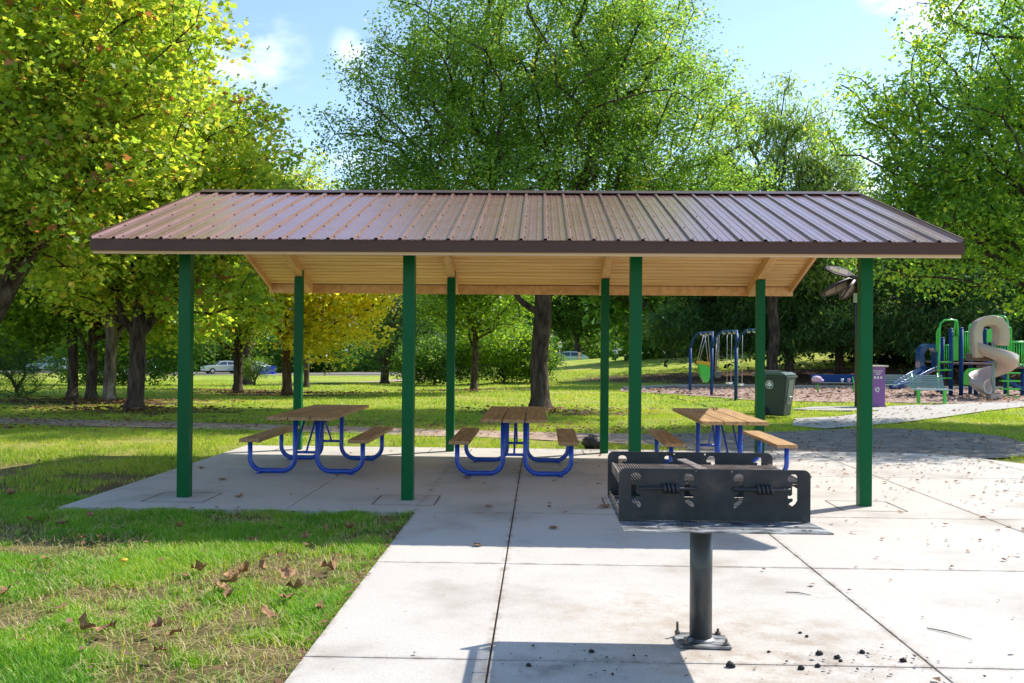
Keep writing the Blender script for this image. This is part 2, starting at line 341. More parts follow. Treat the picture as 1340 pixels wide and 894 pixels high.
def np_mesh(name, verts, nper, mat, rnd=None, parent=None, smooth=False, faces=None):
    """verts (N,3); consecutive nper verts make a face, unless faces (loop indices, per-face count) given"""
    me = bpy.data.meshes.new(name); N = len(verts)
    me.vertices.add(N); me.vertices.foreach_set('co', np.ascontiguousarray(verts, dtype=np.float32).ravel())
    if faces is None:
        nf = N//nper; loops = np.arange(N, dtype=np.int32); starts = np.arange(nf, dtype=np.int32)*nper
    else:
        faces = np.ascontiguousarray(faces, dtype=np.int32); nf = len(faces); nper = faces.shape[1]; loops = faces.ravel(); starts = np.arange(nf, dtype=np.int32)*nper
    me.loops.add(len(loops)); me.loops.foreach_set('vertex_index', loops)
    me.polygons.add(nf); me.polygons.foreach_set('loop_start', starts)
    if smooth: me.polygons.foreach_set('use_smooth', np.ones(nf, bool))
    me.update(calc_edges=True)
    if rnd is not None:
        at_ = me.attributes.new('rnd', 'FLOAT', 'POINT'); at_.data.foreach_set('value', np.ascontiguousarray(rnd, dtype=np.float32))
    me.materials.append(mat)
    o = bpy.data.objects.new(name, me); C.objects.link(o)
    if parent: o.parent = parent
    return o
def plate(name, outer, holes, thick, mat, parent=None, matrix=None):
    """flat plate with holes in local XY, thickness along Z"""
    cu = bpy.data.curves.new(name+'_c', 'CURVE'); cu.dimensions = '2D'; cu.fill_mode = 'BOTH'; cu.extrude = thick/2
    for poly in [outer]+list(holes):
        sp = cu.splines.new('POLY'); sp.points.add(len(poly)-1); sp.use_cyclic_u = True
        for i, p in enumerate(poly): sp.points[i].co = (p[0], p[1], 0, 1)
    co = bpy.data.objects.new(name+'_t', cu); C.objects.link(co)
    dg = bpy.context.evaluated_depsgraph_get()
    me = bpy.data.meshes.new_from_object(co.evaluated_get(dg)); bpy.data.objects.remove(co); bpy.data.curves.remove(cu)
    if matrix: me.transform(matrix)
    me.materials.clear(); me.materials.append(mat); me.name = name
    o = bpy.data.objects.new(name, me); C.objects.link(o)
    if parent: o.parent = parent
    return o

# ================================================================== GROUND
def axis(lo, hi, breaks):
    out = [lo]; x = lo
    while x < hi:
        d = next(s for (lim, s) in breaks if abs(x) <= lim or lim is None) if False else None
        for lim, s in breaks:
            if x < lim: d = s; break
        x += d; out.append(min(x, hi))
    return np.array(out)
gx = axis(-700, 700, [(-120, 40), (-45, 3), (-16, .8), (16, .4), (45, .8), (120, 3), (1e9, 40)])
gy = axis(-40, 900, [(0, 8), (20, .4), (50, .7), (120, 1.5), (200, 10), (1e9, 60)])
GX, GY = np.meshgrid(gx, gy)
GZ = T(GX, GY)-.045
def on_slab(x, y):
    a = (x > -1.048) & (x < 9.4) & (y > 2) & (y < 9.42)
    b = (x > -4.667) & (x < 6.95) & (y >= 9.42) & (y < 15.5)
    return a | b
verts = np.stack([GX, GY, GZ], -1).reshape(-1, 3)
ny, nx = GX.shape
idx = np.arange(ny*nx).reshape(ny, nx)
faces = np.stack([idx[:-1, :-1], idx[:-1, 1:], idx[1:, 1:], idx[1:, :-1]], -1).reshape(-1, 4)
g = np_mesh('ground', verts, 4, M['lawn'], faces=faces, smooth=True)
g['kind'] = 'structure'
LIT = []  # (x,y,rx,ry,amount) leaf beds
LIT += [(-10.1, 23.4, 3.2, 1.1, .85), (-12.8, 27.0, 3.8, 1.3, .9), (-8.6, 34.0, 3.4, 1.0, .8), (.5, 24.6, 2.6, 1.2, .6), (-14, 18.0, 4.5, .8, .7), (-11.5, 35.5, 3, 1, .7), (-3, 36, 3, 1, .5)]
LIT += [(16, 50, 14, 6.0, 1.1), (26, 50, 14, 7, 1.1), (-13, 46, 5, 2, .5), (8, 49, 5, 3, .6)]
lx, ly = verts[:, 0], verts[:, 1]
lit = np.zeros(len(verts))
for (x, y, a, b, am) in LIT:
    d = ((lx-x)/a)**2+((ly-y)/b)**2; lit = np.maximum(lit, am*np.clip(1.5-d, 0, 1))
near = (1-sstep(11, 17, ly))*(np.abs(lx) < 25)
for nm, arr in (('litter', lit), ('near', near*.9)):
    a = g.data.attributes.new(nm, 'FLOAT', 'POINT'); a.data.foreach_set('value', arr.astype(np.float32))

# concrete pad: separate poured panels with open joints
pads = MB(); GAP = .006
ex = [-4.667, -2.36, -.055, 2.264, 4.627, 6.95, 9.3]
ey = [2.6, 4.986, 7.209, 9.42]
def panel(x0, x1, y0, y1):
    pads.box(((x0+x1)/2, (y0+y1)/2, -.06), (x1-x0-2*GAP, y1-y0-2*GAP, .12))
for y0, y1 in zip(ey[:-1], ey[1:]):
    panel(-1.048, -.055, y0, y1)
    for x0, x1 in zip(ex[2:-1], ex[3:]): panel(x0, x1, y0, y1)
for y0, y1 in ((9.42, 12.46), (12.46, 15.5)):
    for x0, x1 in zip(ex[:5], ex[1:6]): 
        if not (x1 > 6.9 and y1 > 15): panel(x0, x1, y0, y1)
pads.prism([(4.633, 12.466), (6.944, 12.466), (6.944, 14.9), (6.6, 15.3), (6.0, 15.5), (4.633, 15.5)], 'z', -.12, 0)
pads.prism([(6.956, 9.426), (9.3, 9.426), (9.3, 11.9), (8.4, 12.6), (7.6, 13.7), (6.956, 14.9)], 'z', -.12, 0)
pads.build('patio_slab', M['concrete'], bevel=.004, kind='structure')
jb = MB(); jb.prism([(-1.03, 2.6), (9.2, 2.6), (9.2, 11.8), (8.3, 12.5), (7.5, 13.6), (6.5, 15.2), (6, 15.4), (-4.64, 15.4), (-4.64, 9.45), (-1.03, 9.45)], 'z', -.11, -.014)
# thin dark outline of the square post footings in the slab
PX = [-3.66, -1.22, 1.22, 3.66]; YF, YR = 10.16, 14.952
o_ = jb.build('joint_filler', M['joint'], kind='structure')
ft = MB(); s_ = .325
for x in PX:
    for y in (YF-.035, YR):
        for (cx, cy, w, h) in ((x, y-s_, 2*s_, .012), (x, y+s_, 2*s_, .012), (x-s_, y, .012, 2*s_-.014), (x+s_, y, .012, 2*s_-.014)):
            ft.add([(cx-w/2, cy-h/2, .003), (cx+w/2, cy-h/2, .003), (cx+w/2, cy+h/2, .003), (cx-w/2, cy+h/2, .003)], [(0, 1, 2, 3)])
ft.build('footing_joints', M['joint'], kind='structure')

def sheet(name, pts, mat, dz, kind='structure', sub=.6):
    """polygon sheet following the terrain: triangulated, cut into a fine grid"""
    xs = [p[0] for p in pts]; ys = [p[1] for p in pts]
    bm = bmesh.new(); f = bm.faces.new([bm.verts.new((p[0], p[1], 0)) for p in pts])
    for ax_, lo, hi in ((0, min(xs), max(xs)), (1, min(ys), max(ys))):
        k = lo+sub
        while k < hi:
            co = Vector((k, 0, 0)) if ax_ == 0 else Vector((0, k, 0)); no = Vector((1, 0, 0)) if ax_ == 0 else Vector((0, 1, 0))
            bmesh.ops.bisect_plane(bm, geom=bm.verts[:]+bm.edges[:]+bm.faces[:], plane_co=co, plane_no=no); k += sub
    for v in bm.verts: v.co.z = Tz(v.co.x, v.co.y)+dz
    for f in bm.faces:
        if f.normal.z < 0: f.normal_flip()
    bm.normal_update()
    for f in bm.faces:
        if f.normal.z < 0: f.normal_flip()
    me = bpy.data.meshes.new(name); bm.to_mesh(me); bm.free(); me.materials.append(mat)
    o = bpy.data.objects.new(name, me); C.objects.link(o); o['kind'] = kind; return o
def smooth_pts(pts, closed=True, n=6):
    out = []; k = len(pts)
    for i in range(k if closed else k-1):
        p0, p1, p2, p3 = [Vector(pts[(i+j) % k] if closed else pts[min(max(i+j, 0), k-1)]) for j in (-1, 0, 1, 2)]
        for t in [j/n for j in range(n)]:
            out.append(.5*((2*p1)+(-p0+p2)*t+(2*p0-5*p1+4*p2-p3)*t*t+(-p0+3*p1-3*p2+p3)*t**3))
    if not closed: out.append(Vector(pts[-1]))
    return out
def ribbon(center, widths, n=6):
    c = smooth_pts([(x, y, 0) for x, y in center], False, n); w = np.interp(np.linspace(0, 1, len(c)), np.linspace(0, 1, len(widths)), widths)
    L, Rr = [], []
    for i, p in enumerate(c):
        d = (c[min(i+1, len(c)-1)]-c[max(i-1, 0)]).normalized(); nn = Vector((-d.y, d.x, 0))
        j = .05*math.sin(i*1.7)
        L.append(p+nn*(w[i]/2+j)); Rr.append(p-nn*(w[i]/2-j))
    return [(p.x, p.y) for p in L]+[(p.x, p.y) for p in reversed(Rr)]
path_poly = ribbon([(-34, 21.0), (-20, 20.6), (-12, 20.2), (-5, 19.2), (0, 18.2), (3, 17.6), (6, 17.6)], [1.5, 1.4, 1.4, 1.4, 1.5, 2.4, 3.2])
# paved path: leafy tan at the left, paving with tree shade put into its dark colour at the right
sheet('footpath', path_poly, M['gravel'], -.030)
asph = smooth_pts([(2.2, 16.6, 0), (3.0, 15.6, 0), (4.4, 15.45, 0), (6.1, 15.4, 0), (7.2, 15.0, 0), (8.6, 16.2, 0), (9.3, 19.2, 0), (7.6, 20.6, 0), (4.8, 19.3, 0), (2.4, 18.6, 0)])
sheet('shade_paving', [(p.x, p.y) for p in asph], M['asphalt_and_shade'], -.020)
walk_px = [(1036, 556), (1040, 547), (1100, 544), (1150, 537), (1150, 532), (1190, 529.5), (1260, 527.5), (1345, 524), (1345, 531), (1290, 537), (1235, 545), (1180, 552), (1130, 556), (1080, 560)]
sheet('walkway', [tuple(gpt(u, v).xy) for u, v in walk_px], M['walk'], -.012)
pad_px = [(1036, 534.5), (1062, 531.5), (1100, 531), (1151, 531), (1151, 536), (1100, 536.5), (1062, 536)]
sheet('walkway_spur', [tuple(gpt(u, v).xy) for u, v in pad_px], M['walk'], -.016)
mulch = [(3.3, 36.6), (5.0, 35.4), (7.5, 31.4), (11, 31.0), (16.5, 31.2), (20, 31.6), (26, 33.5), (30, 36), (30, 42.0), (7, 42.0), (3.6, 38.8)]
sheet('playground_mulch', mulch, M['mulch'], -.022)
kb = MB()
def kerb_run(pts, w=.15, h=.13):
    for a, b in zip(pts[:-1], pts[1:]):
        a = Vector((a[0], a[1], 0)); b = Vector((b[0], b[1], 0)); d = b-a; L = d.length; mid = (a+b)/2
        kb.box((mid.x, mid.y, Tz(mid.x, mid.y)+h/2-.05), (L, w, h+.06), Matrix.Rotation(math.atan2(d.y, d.x), 3, 'Z'))
kerb_run([(3.6, 39.0), (7, 42.1), (12, 42.1), (18, 42.1), (24, 42.1), (30, 42.1)])
kb.build('playground_kerb', M['kerb'], bevel=.01, kind='structure')
# far street on the left and behind the crest, and the tan path that climbs the lawn
def far_strip(name, pts, widths, mat, dz): sheet(name, ribbon(pts, widths, 8), mat, dz, sub=.8)
far_strip('street', [(-70, 108), (-40, 108), (-15, 107), (-4, 103), (6, 99), (20, 100), (40, 104)], [7, 7, 7, 6.5, 6, 6, 6], M['asphalt_and_shade'], .03)
far_strip('pavement_strip', [(-70, 101.5), (-40, 101.5), (-15, 101), (-8, 98)], [1.4]*4, M['walk'], .03)
far_strip('upper_path', [tuple(at(u_, 500, y_).xy) for u_, y_ in ((350, 44), (390, 46), (440, 51), (500, 61), (545, 72), (560, 86))], [1.2, 1.3, 1.5, 1.7, 1.8, 1.8], M['gravel'], .03)

# ================================================================== GRASS BLADES (stuff)
def in_poly(x, y, poly):
    r = np.zeros(len(x), bool); n = len(poly)
    for i in range(n):
        x0, y0 = poly[i]; x1, y1 = poly[(i+1) % n]
        if y0 == y1: continue
        c = ((y0 > y) != (y1 > y)) & (x < (x1-x0)*(y-y0)/(y1-y0)+x0); r ^= c
    return r
shade_pave_p = [(p.x, p.y) for p in asph]
walk_p = [tuple(gpt(u, v).xy) for u, v in walk_px]; pad_p = [tuple(gpt(u, v).xy) for u, v in pad_px]
def paved(x, y, m=.0):
    s = ((x > -1.048-m) & (x < 9.4) & (y > 2) & (y < 9.42)) | ((x > -4.667-m) & (x < 6.6) & (y >= 9.42-m) & (y < 15.5+m)) | ((x > 6.5) & (y < 12.5) & (y > 9)) | ((x>6.5)&(x<8.0)&(y<13.4)&(y>9))
    return s | in_poly(x, y, path_poly) | in_poly(x, y, shade_pave_p) | in_poly(x, y, walk_p) | in_poly(x, y, pad_p) | in_poly(x, y, mulch)
def blades(name, N, y0, y1, h0, h1, w, seg2, sd, ymode=1.0, dens=.42, label=None, xr=(-.62, .62), mat='blade'):
    rg = np.random.default_rng(sd)
    # uniform over the wedge the camera could see, plus margin
    yy = (y0**2+(y1**2-y0**2)*rg.random(N)**ymode)**.5
    xx = (xr[0]+(xr[1]-xr[0])*rg.random(N))*yy + rg.normal(0, .2, N)
    n1 = vnoise(xx, yy, .9)*.6+vnoise(xx, yy, 2.7)*.4
    n2 = vnoise(xx+31, yy-17, 1.4)*.65+vnoise(xx+3, yy+7, 5)*.35
    bed = np.zeros(N)
    for (x, y, a, b, am) in LIT: bed = np.maximum(bed, am*np.clip(1.4-((xx-x)/a)**2-((yy-y)/b)**2, 0, 1))
    keep = (~paved(xx, yy)) & (rg.random(N) < np.clip((n2-.33)*3.8, .06, 1)) & (rg.random(N) > bed*.9)
    xx, yy, n1, n2 = xx[keep], yy[keep], n1[keep], n2[keep]; n = len(xx)
    zz = T(xx, yy)-.05
    hh = rg.uniform(h0, h1, n)*(.55+.9*n2)
    ang = rg.uniform(0, 2*PI, n); lean = rg.uniform(.15, 1.0, n)
    dx, dy = np.cos(ang), np.sin(ang); px, py = -dy, dx
    ww = w*rg.uniform(.6, 1.3, n)
    val = np.clip(.12+.55*n1+rg.normal(0, .12, n), 0, .78)
    dry = (rg.random(n) < np.clip(.62-n2*1.05, .03, .6)); val = np.where(dry, rg.uniform(.8, 1, n), val)
    lean = np.where(dry, lean*1.8, lean)
    B = np.stack([xx, yy, zz], -1)
    def P(side, t, bend): return B + np.stack([px*ww*side+dx*hh*lean*bend, py*ww*side+dy*hh*lean*bend, hh*t*np.ones(n)], -1)
    if seg2:
        V = np.stack([P(-.5, 0, 0), P(.5, 0, 0), P(.42, .6, .28), P(-.42, .6, .28), P(.0, .95-.15*0, .9)], 1)  # 5 verts
        V = V.reshape(-1, 3); b = np.arange(n)[:, None]*5
        F = np.concatenate([b+np.array([0, 1, 2]), b+np.array([0, 2, 3]), b+np.array([3, 2, 4])], 0)
        o = np_mesh(name, V, 3, M[mat], np.repeat(val, 5), faces=F)
    else:
        V = np.stack([P(-.5, 0, 0), P(.5, 0, 0), P(0, 1, .7)], 1).reshape(-1, 3)
        o = np_mesh(name, V, 3, M[mat], np.repeat(val, 3))
    o['kind'] = 'stuff'; o['label'] = label; o['category'] = 'grass'
    return o
blades('lawn_grass', 420000, 4.0, 10.2, .035, .085, .0055, True, 3, 1.15, label='tufted green and straw coloured lawn grass beside the concrete slab', xr=(-.66, .1))
blades('lawn_grass', 380000, 10.0, 26, .035, .075, .013, False, 4, 1.0, mat='blade_far', label='mown lawn grass in sun and shade behind the picnic shelter')
blades('lawn_grass', 180000, 26, 60, .05, .08, .035, False, 5, 1.0, mat='blade_far', label='distant sunlit lawn grass stretching towards the street')

def straw(N, sd):
    rg = np.random.default_rng(sd); y = rg.uniform(4.2, 10, N); x = rg.uniform(-.66, .05, N)*y
    k = ~paved(x, y) & (rg.random(N) < np.clip(1.5-vnoise(x+31, y-17, 1.4)*2.2, .05, 1)); x, y = x[k], y[k]; n = len(x)
    a = rg.uniform(0, PI, n); L = rg.uniform(.04, .16, n); z = rg.uniform(-.01, .02, n)
    dx, dy = np.cos(a)*L, np.sin(a)*L; wx, wy = -np.sin(a)*.0013, np.cos(a)*.0013; c = rg.uniform(-.02, .03, n)
    V = np.stack([np.stack([x-wx, y-wy, z], -1), np.stack([x+wx, y+wy, z], -1), np.stack([x+dx+wx, y+dy+wy, z+c], -1), np.stack([x+dx-wx, y+dy-wy, z+c], -1)], 1)
    o = np_mesh('dry_straw', V.reshape(-1, 3), 4, M['blade'], np.repeat(rg.uniform(.84, 1, n), 4)); o['kind'] = 'stuff'; o['label'] = 'dry straw lying between the grass tufts of the near lawn'; o['category'] = 'straw'
straw(8500, 77)

# ================================================================== TREES
def leafset(rg, centers, per, sigma, size, shape, flat=.7, droop=0, vcent=None):
    K = len(centers); N = K*per
    c = np.repeat(centers, per, 0)
    off = rg.normal(0, 1, (N, 3)); off /= np.linalg.norm(off, axis=1)[:, None]; off *= (rg.random(N)**.5)[:, None]*2.0*np.array([sigma, sigma, sigma*flat])*np.repeat(rg.uniform(.6, 1.25, K), per)[:, None]
    # keep leaves near the shell of each clump
    pos = c+off
    pos[:, 2] -= droop*np.abs(off[:, 0]+off[:, 1])*.5
    nrm = rg.normal(0, 1, (N, 3)); nrm[:, 2] = np.abs(nrm[:, 2])+.5; nrm /= np.linalg.norm(nrm, axis=1)[:, None]
    t = rg.normal(0, 1, (N, 3)); t[:, 2] -= droop*3+.4
    a = t-(t*nrm).sum(1)[:, None]*nrm; a /= np.linalg.norm(a, axis=1)[:, None]; b = np.cross(nrm, a)
    s = size*rg.uniform(.45, 1.5, N)
    shp = np.array(shape)  # (k,2): along, across
    V = pos[:, None, :]+a[:, None, :]*(shp[None, :, 0:1]*s[:, None, None])+b[:, None, :]*(shp[None, :, 1:2]*s[:, None, None])
    V = V + nrm[:, None, :]*(np.abs(shp[None, :, 1:2])*s[:, None, None]*.25)
    clump = rg.normal(0, .15, K)
    rnd = np.clip(.45+np.repeat(clump, per)+rg.normal(0, .20, N), 0, 1)
    return V.reshape(-1, 3), len(shape), np.repeat(rnd, len(shape))
SYC = [(-.05, 0), (.02, .33), (.25, .62), (.42, .28), (.70, .42), (1, 0), (.70, -.42), (.42, -.28), (.25, -.62), (.02, -.33)]
OVAL = [(0, 0), (.45, .27), (1, 0), (.45, -.27)]
NEED = [(0, .04), (0, -.04), (1, -.02), (1, .02)]
FERN = [(0, .03), (.3, .12), (1, 0), (.3, -.12)]
def tree(name, label, cat, base, trunk_top, tr, blobs, K, per, sigma, size, shape, lmat, bmat, sd, lean=(0, 0), droop=0, limbs=7, group=None, flat=.7, shell=.42, up=.18, extra=1.0, twig=.5):
    rg = np.random.default_rng(sd)
    bx, by = base; bz = Tz(bx, by)-.08
    t = thing(name, label, cat, (bx, by, bz), 0, group)
    nodes = [np.zeros(3)]; par = [-1]
    nseg = max(3, int(trunk_top/.6))
    for i in range(1, nseg+1):
        f = i/nseg
        nodes.append(np.array([lean[0]*f+.06*math.sin(i*1.3+sd), lean[1]*f+.06*math.cos(i*1.7+sd), trunk_top*f])); par.append(i-1)
    trunk_n = len(nodes)
    vol = np.array([b[3]*b[4]*b[5] for b in blobs]); pick = rg.choice(len(blobs), K, p=vol/vol.sum())
    d = rg.normal(0, 1, (K, 3)); d /= np.linalg.norm(d, axis=1)[:, None]
    B = np.array(blobs, float)
    tg = B[pick, :3]+d*B[pick, 3:]*(rg.random(K)**shell)[:, None]
    top = nodes[-1].copy()
    mains = list(range(min(limbs, K)))
    # spread the main limbs evenly round the crown
    for i in mains:
        a = 2*PI*(i+rg.random()*.5)/limbs; b = B[i % len(blobs)]
        tg[i] = b[:3]+np.array([math.cos(a)*.7, math.sin(a)*.7, rg.uniform(.0, .8)])*b[3:]
    order = mains+list(len(mains)+np.argsort(np.linalg.norm(tg[len(mains):]-top, axis=1)))
    tips = []; tipdirs = []
    for q, i in enumerate(order):
        P = tg[i]; arr = np.array(nodes)
        if q < len(mains):
            lo = max(1, int(trunk_n*.62)); cand = np.arange(lo, trunk_n); j = int(cand[-1-(q % max(1, len(cand)))])
        else:
            dist = np.linalg.norm(arr-P, axis=1)
            pen = np.maximum(0, arr[:, 2]-P[2]+.1)*(.9 if droop < .3 else .1)
            pen = pen+np.where(np.arange(len(arr)) < trunk_n*.62, 50, 0)
            pen = pen+.35*np.linalg.norm(arr-top, axis=1)
            j = int(np.argmin(dist+pen))
        A = arr[j]; L = np.linalg.norm(P-A)
        k = max(2, int(L/twig)); mid = (A+P)/2+np.array([rg.normal(0, .08)*L, rg.normal(0, .08)*L, up*L])
        last = j
        for s in range(1, k+1):
            f = s/k; p = (1-f)**2*A+2*f*(1-f)*mid+f*f*P
            if s < k: p = p+rg.normal(0, .035*min(L, 2.5), 3)
            nodes.append(p); par.append(last); last = len(nodes)-1
        tips.append(last)
    n = len(nodes); cnt = np.zeros(n)
    for q in tips: cnt[q] += 1
    for i in range(n-1, 0, -1): cnt[par[i]] += cnt[i]
    rad = np.maximum(tr*(cnt/cnt[0])**.43*.95, .010 if tr > .1 else .006)
    for i in range(trunk_n):
        f = i/max(1, trunk_n-1); rad[i] = max(rad[i], tr*(1-.25*f))
        if i == 0: rad[i] = tr*1.45
        if i == 1: rad[i] = tr*1.03
    nodes = np.array(nodes)
    par = np.array(par)
    if nseg >= 3: # extra flare node handled through first segment being short
        nodes[1] = nodes[1]*.55
    dirs = np.zeros((n, 3)); dirs[1:] = nodes[1:]-nodes[par[1:]]; dirs[0] = (0, 0, 1)
    dirs /= (np.linalg.norm(dirs, axis=1)[:, None]+1e-9)
    def ring(P, D, r, m):
        ref = np.array([.31, 1, .12]); x = np.cross(D, ref); x /= np.linalg.norm(x, axis=1)[:, None]+1e-9; y = np.cross(D, x)
        a = np.arange(m)*2*PI/m
        return P[:, None, :]+(x[:, None, :]*np.cos(a)[None, :, None]+y[:, None, :]*np.sin(a)[None, :, None])*r[:, None, None]
    VV, FF, off = [], [], 0
    for (sel, m) in ((rad >= .05, 10), (rad < .05, 5)):
        ii = np.where(sel & (par >= 0))[0]
        if len(ii) == 0: continue
        pr = par[ii]; rp = np.minimum(rad[pr], np.where(pr < trunk_n, np.where(ii < trunk_n, 99, rad[ii]*1.35), rad[ii]*1.35))
        isT = ii < trunk_n; rp = np.where(isT, rad[pr], rp)
        # direction at the parent end: its own direction when the chain continues
        Dp = np.where((pr >= trunk_n)[:, None] | isT[:, None], dirs[pr], dirs[ii])
        A = ring(nodes[pr], Dp, rp, m); Bq = ring(nodes[ii], dirs[ii], rad[ii], m)
        V = np.concatenate([A, Bq], 1).reshape(-1, 3); b = off+np.arange(len(ii))[:, None]*(2*m)
        for q in range(m):
            q2 = (q+1) % m; FF.append(b+np.array([q, q2, m+q2, m+q]))
        VV.append(V); off += len(V)
    np_mesh('trunk', np.concatenate(VV), 4, bmat, faces=np.concatenate(FF, 0), parent=t, smooth=True)
    # leaves: at tips and along the outer twigs
    par_t = np.array(tips); cen = [nodes[par_t]]
    pp = par[par_t]; okk = pp >= trunk_n; cen.append(nodes[np.where(okk, pp, par_t)])
    cen = np.concatenate(cen)
    cen = cen+rg.normal(0, sigma*.35, cen.shape)
    V, k, rnd = leafset(rg, cen, per//2, sigma, size, shape, flat, droop)
    o = np_mesh('crown', V, k, lmat, rnd, parent=t)
    return t

def blob(x, y, z, rx, ry=None, rz=None): return (x, y, z, rx, ry or rx, rz or rx)

# big tree behind the shelter
tree('shade_tree', 'large round crowned green tree with dark furrowed trunk right behind the shelter', 'tree', (.22, 26.2), 3.9, .27,
     [blob(-3.1, 0, 7.9, 3.0, 3.4, 3.1), blob(2.6, 0, 7.8, 3.3, 3.4, 3.3), blob(0, .3, 10.3, 4.5, 4.2, 3.6), blob(-.6, -.5, 6.0, 4.6, 3.6, 1.6), blob(3.9, 0, 5.8, 2.5, 2.6, 1.5), blob(-4.1, 0, 5.6, 1.7, 2.2, 1.2), blob(.5, 0, 4.1, 2.4, 2.0, .7)],
     1050, 220, .34, .094, OVAL, M['lf_elm'], M['bark'], 21, limbs=11, flat=.8, shell=.36, up=.12)
# left sycamores
tree('sycamore_tree', 'yellow green broad leaved tree with thick dark trunk forking low, left lawn', 'tree', (-10.1, 23.6), 2.5, .205,
     [blob(.3, 0, 6.2, 3.7, 3.6, 3.2), blob(2.2, -.5, 5.4, 2.3, 2.4, 2.2), blob(-1.4, 0, 8.3, 3.4, 3.2, 2.9), blob(1.0, -1, 3.4, 2.8, 2.0, .9), blob(2.7, -1.2, 3.1, 1.5, 1.4, 1.3), blob(-1.8, .5, 3.4, 1.8, 1.5, .9)],
     620, 96, .37, .108, SYC, M['lf_syc'], M['bark'], 31, limbs=8, lean=(.15, 0))
tree('sycamore_tree', 'foremost leaning tree with yellowing leaves at the far left edge', 'tree', (-12.0, 18.6), 3.6, .17,
     [blob(1.7, 0, 6.8, 3.0, 3.2, 3.2), blob(3.5, 0, 7.7, 2.5, 2.3, 2.1), blob(2.2, 0, 4.6, 2.5, 2.3, 1.5), blob(0, 0, 9.0, 3, 3, 2), blob(4.7, .3, 8.5, .9, 1.3, 1.1), blob(3.8, 0, 6.0, 2.0, 2, 1.6)],
     600, 96, .34, .098, SYC, M['lf_syc'], M['bark'], 37, limbs=9, lean=(2.0, 0), up=.1)
tree('sycamore_tree', 'tree with pale mottled trunk and forked limbs on the left lawn', 'tree', (-12.55, 27.6), 3.0, .175,
     [blob(.2, 0, 5.6, 3.6, 3.2, 3.0), blob(0, 0, 8.8, 2.6), blob(1.5, 1.5, 3.2, 2.6, 1.6, 1.1), blob(.6, -.6, 3.1, 1.9, 1.0, .9), blob(1.8, 1.0, 2.6, 1.5, 1.0, .9)], 440, 90, .42, .12, SYC, M['lf_syc'], M['barkpale'], 41, limbs=7)
tree('sycamore_tree', 'middle tree of the three behind the leaf bed, its trunk splitting in a V', 'tree', (-13.5, 28.4), 1.9, .155,
     [blob(-.3, 0, 5.0, 3.2, 3.2, 2.6), blob(.6, 0, 8.2, 2.4), blob(.4, 2, 2.7, 3.0, 1.6, 1.2), blob(.2, -1.0, 3.0, 1.6, .9, .8)], 380, 84, .42, .12, SYC, M['lf_mid'], M['bark'], 42, limbs=5)
tree('sycamore_tree', 'straight dark trunked tree, left of the V shaped one', 'tree', (-14.3, 28.8), 3.0, .15,
     [blob(-1.0, 0, 5.4, 3.4, 3.2, 3.2), blob(-1.6, .5, 2.9, 2.4, 1.8, 1.4), blob(-.2, -1.2, 3.2, 1.5, .9, .8)], 380, 84, .42, .12, SYC, M['lf_mid'], M['bark'], 43, limbs=5)
tree('lawn_tree', 'slim trunked green and yellow tree in front of the silver hatchback', 'tree', (-11.2, 35.2), 2.2, .17,
     [blob(-.2, 0, 4.4, 3.0, 2.9, 2.4), blob(.2, 0, 7.0, 2.1), blob(.9, -.6, 2.6, 1.8, 1.4, .8), blob(-1.4, -.4, 2.7, 1.5, 1.4, .8)], 340, 84, .40, .13, OVAL, M['lf_syc'], M['bark'], 44, limbs=6)
tree('lawn_tree', 'golden yellow tree on a bed of fallen leaves, seen between the left posts', 'tree', (-9.05, 34.2), 2.0, .17,
     [blob(.7, 0, 4.3, 2.9, 2.6, 2.0), blob(.3, 0, 5.2, 2.3, 2.3, 1.2), blob(2.2, 0, 3.0, 1.4, 1.3, 1.4), blob(1.5, -.4, 2.0, 1.5, 1.2, .8), blob(3.3, 0, 4.6, 1.4, 1.3, 1.3)], 400, 54, .42, .12, SYC, M['lf_yel'], M['barkbr'], 45, limbs=7)
tree('lawn_tree', 'soft feathery green tree rising behind the left end of the roof', 'tree', (-14.2, 46), 4.0, .22,
     [blob(0, 0, 8.4, 2.2, 2, 3.4), blob(1.6, 0, 7.0, 1.4, 1.4, 2.0), blob(-1, 0, 5.5, 3.0, 3, 2.5)], 320, 70, .36, .20, FERN, M['lf_elm'], M['bark'], 46, limbs=7, droop=.5)
tree('lawn_tree', 'small thin crowned tree with sparse autumn leaves above the left roof end', 'tree', (-10.0, 41), 5.0, .12,
     [blob(0, 0, 8.4, 1.5, 1.4, 2.0), blob(-1.3, 0, 7.6, 1.0, 1, 1.6), blob(.8, 0, 7.0, 1.3, 1.2, 1.2)], 150, 70, .30, .15, OVAL, M['lf_syc'], M['bark'], 47, limbs=5)
# mid background under the roof
tree('conifer_tree', 'dark bushy conifer on a short trunk right of the golden tree', 'tree', (-7.9, 49), 1.3, .22,
     [blob(.1, 0, 3.9, 2.6, 2.4, 3.0), blob(1.6, 0, 3.3, 1.8, 1.7, 2.2), blob(0, 0, 7.0, 1.9, 1.8, 2.2)], 420, 70, .34, .22, NEED, M['lf_con'], M['bark'], 48, limbs=8)
tree('lawn_tree', 'dark green tree with slender trunk behind the middle table', 'tree', (-2.35, 36.3), 2.3, .13,
     [blob(.1, 0, 4.0, 3.0, 2.6, 1.9), blob(-.2, 0, 5.6, 2.3)], 380, 66, .36, .13, OVAL, M['lf_mid'], M['bark'], 49, limbs=7)
tree('lawn_tree', 'spreading tree just left of the big trunk with leaves drooping low', 'tree', (-5.0, 53), 2.6, .2,
     [blob(0, 0, 5, 3.4, 3, 3.0)], 320, 60, .42, .19, OVAL, M['lf_dark'], M['bark'], 50, limbs=7)
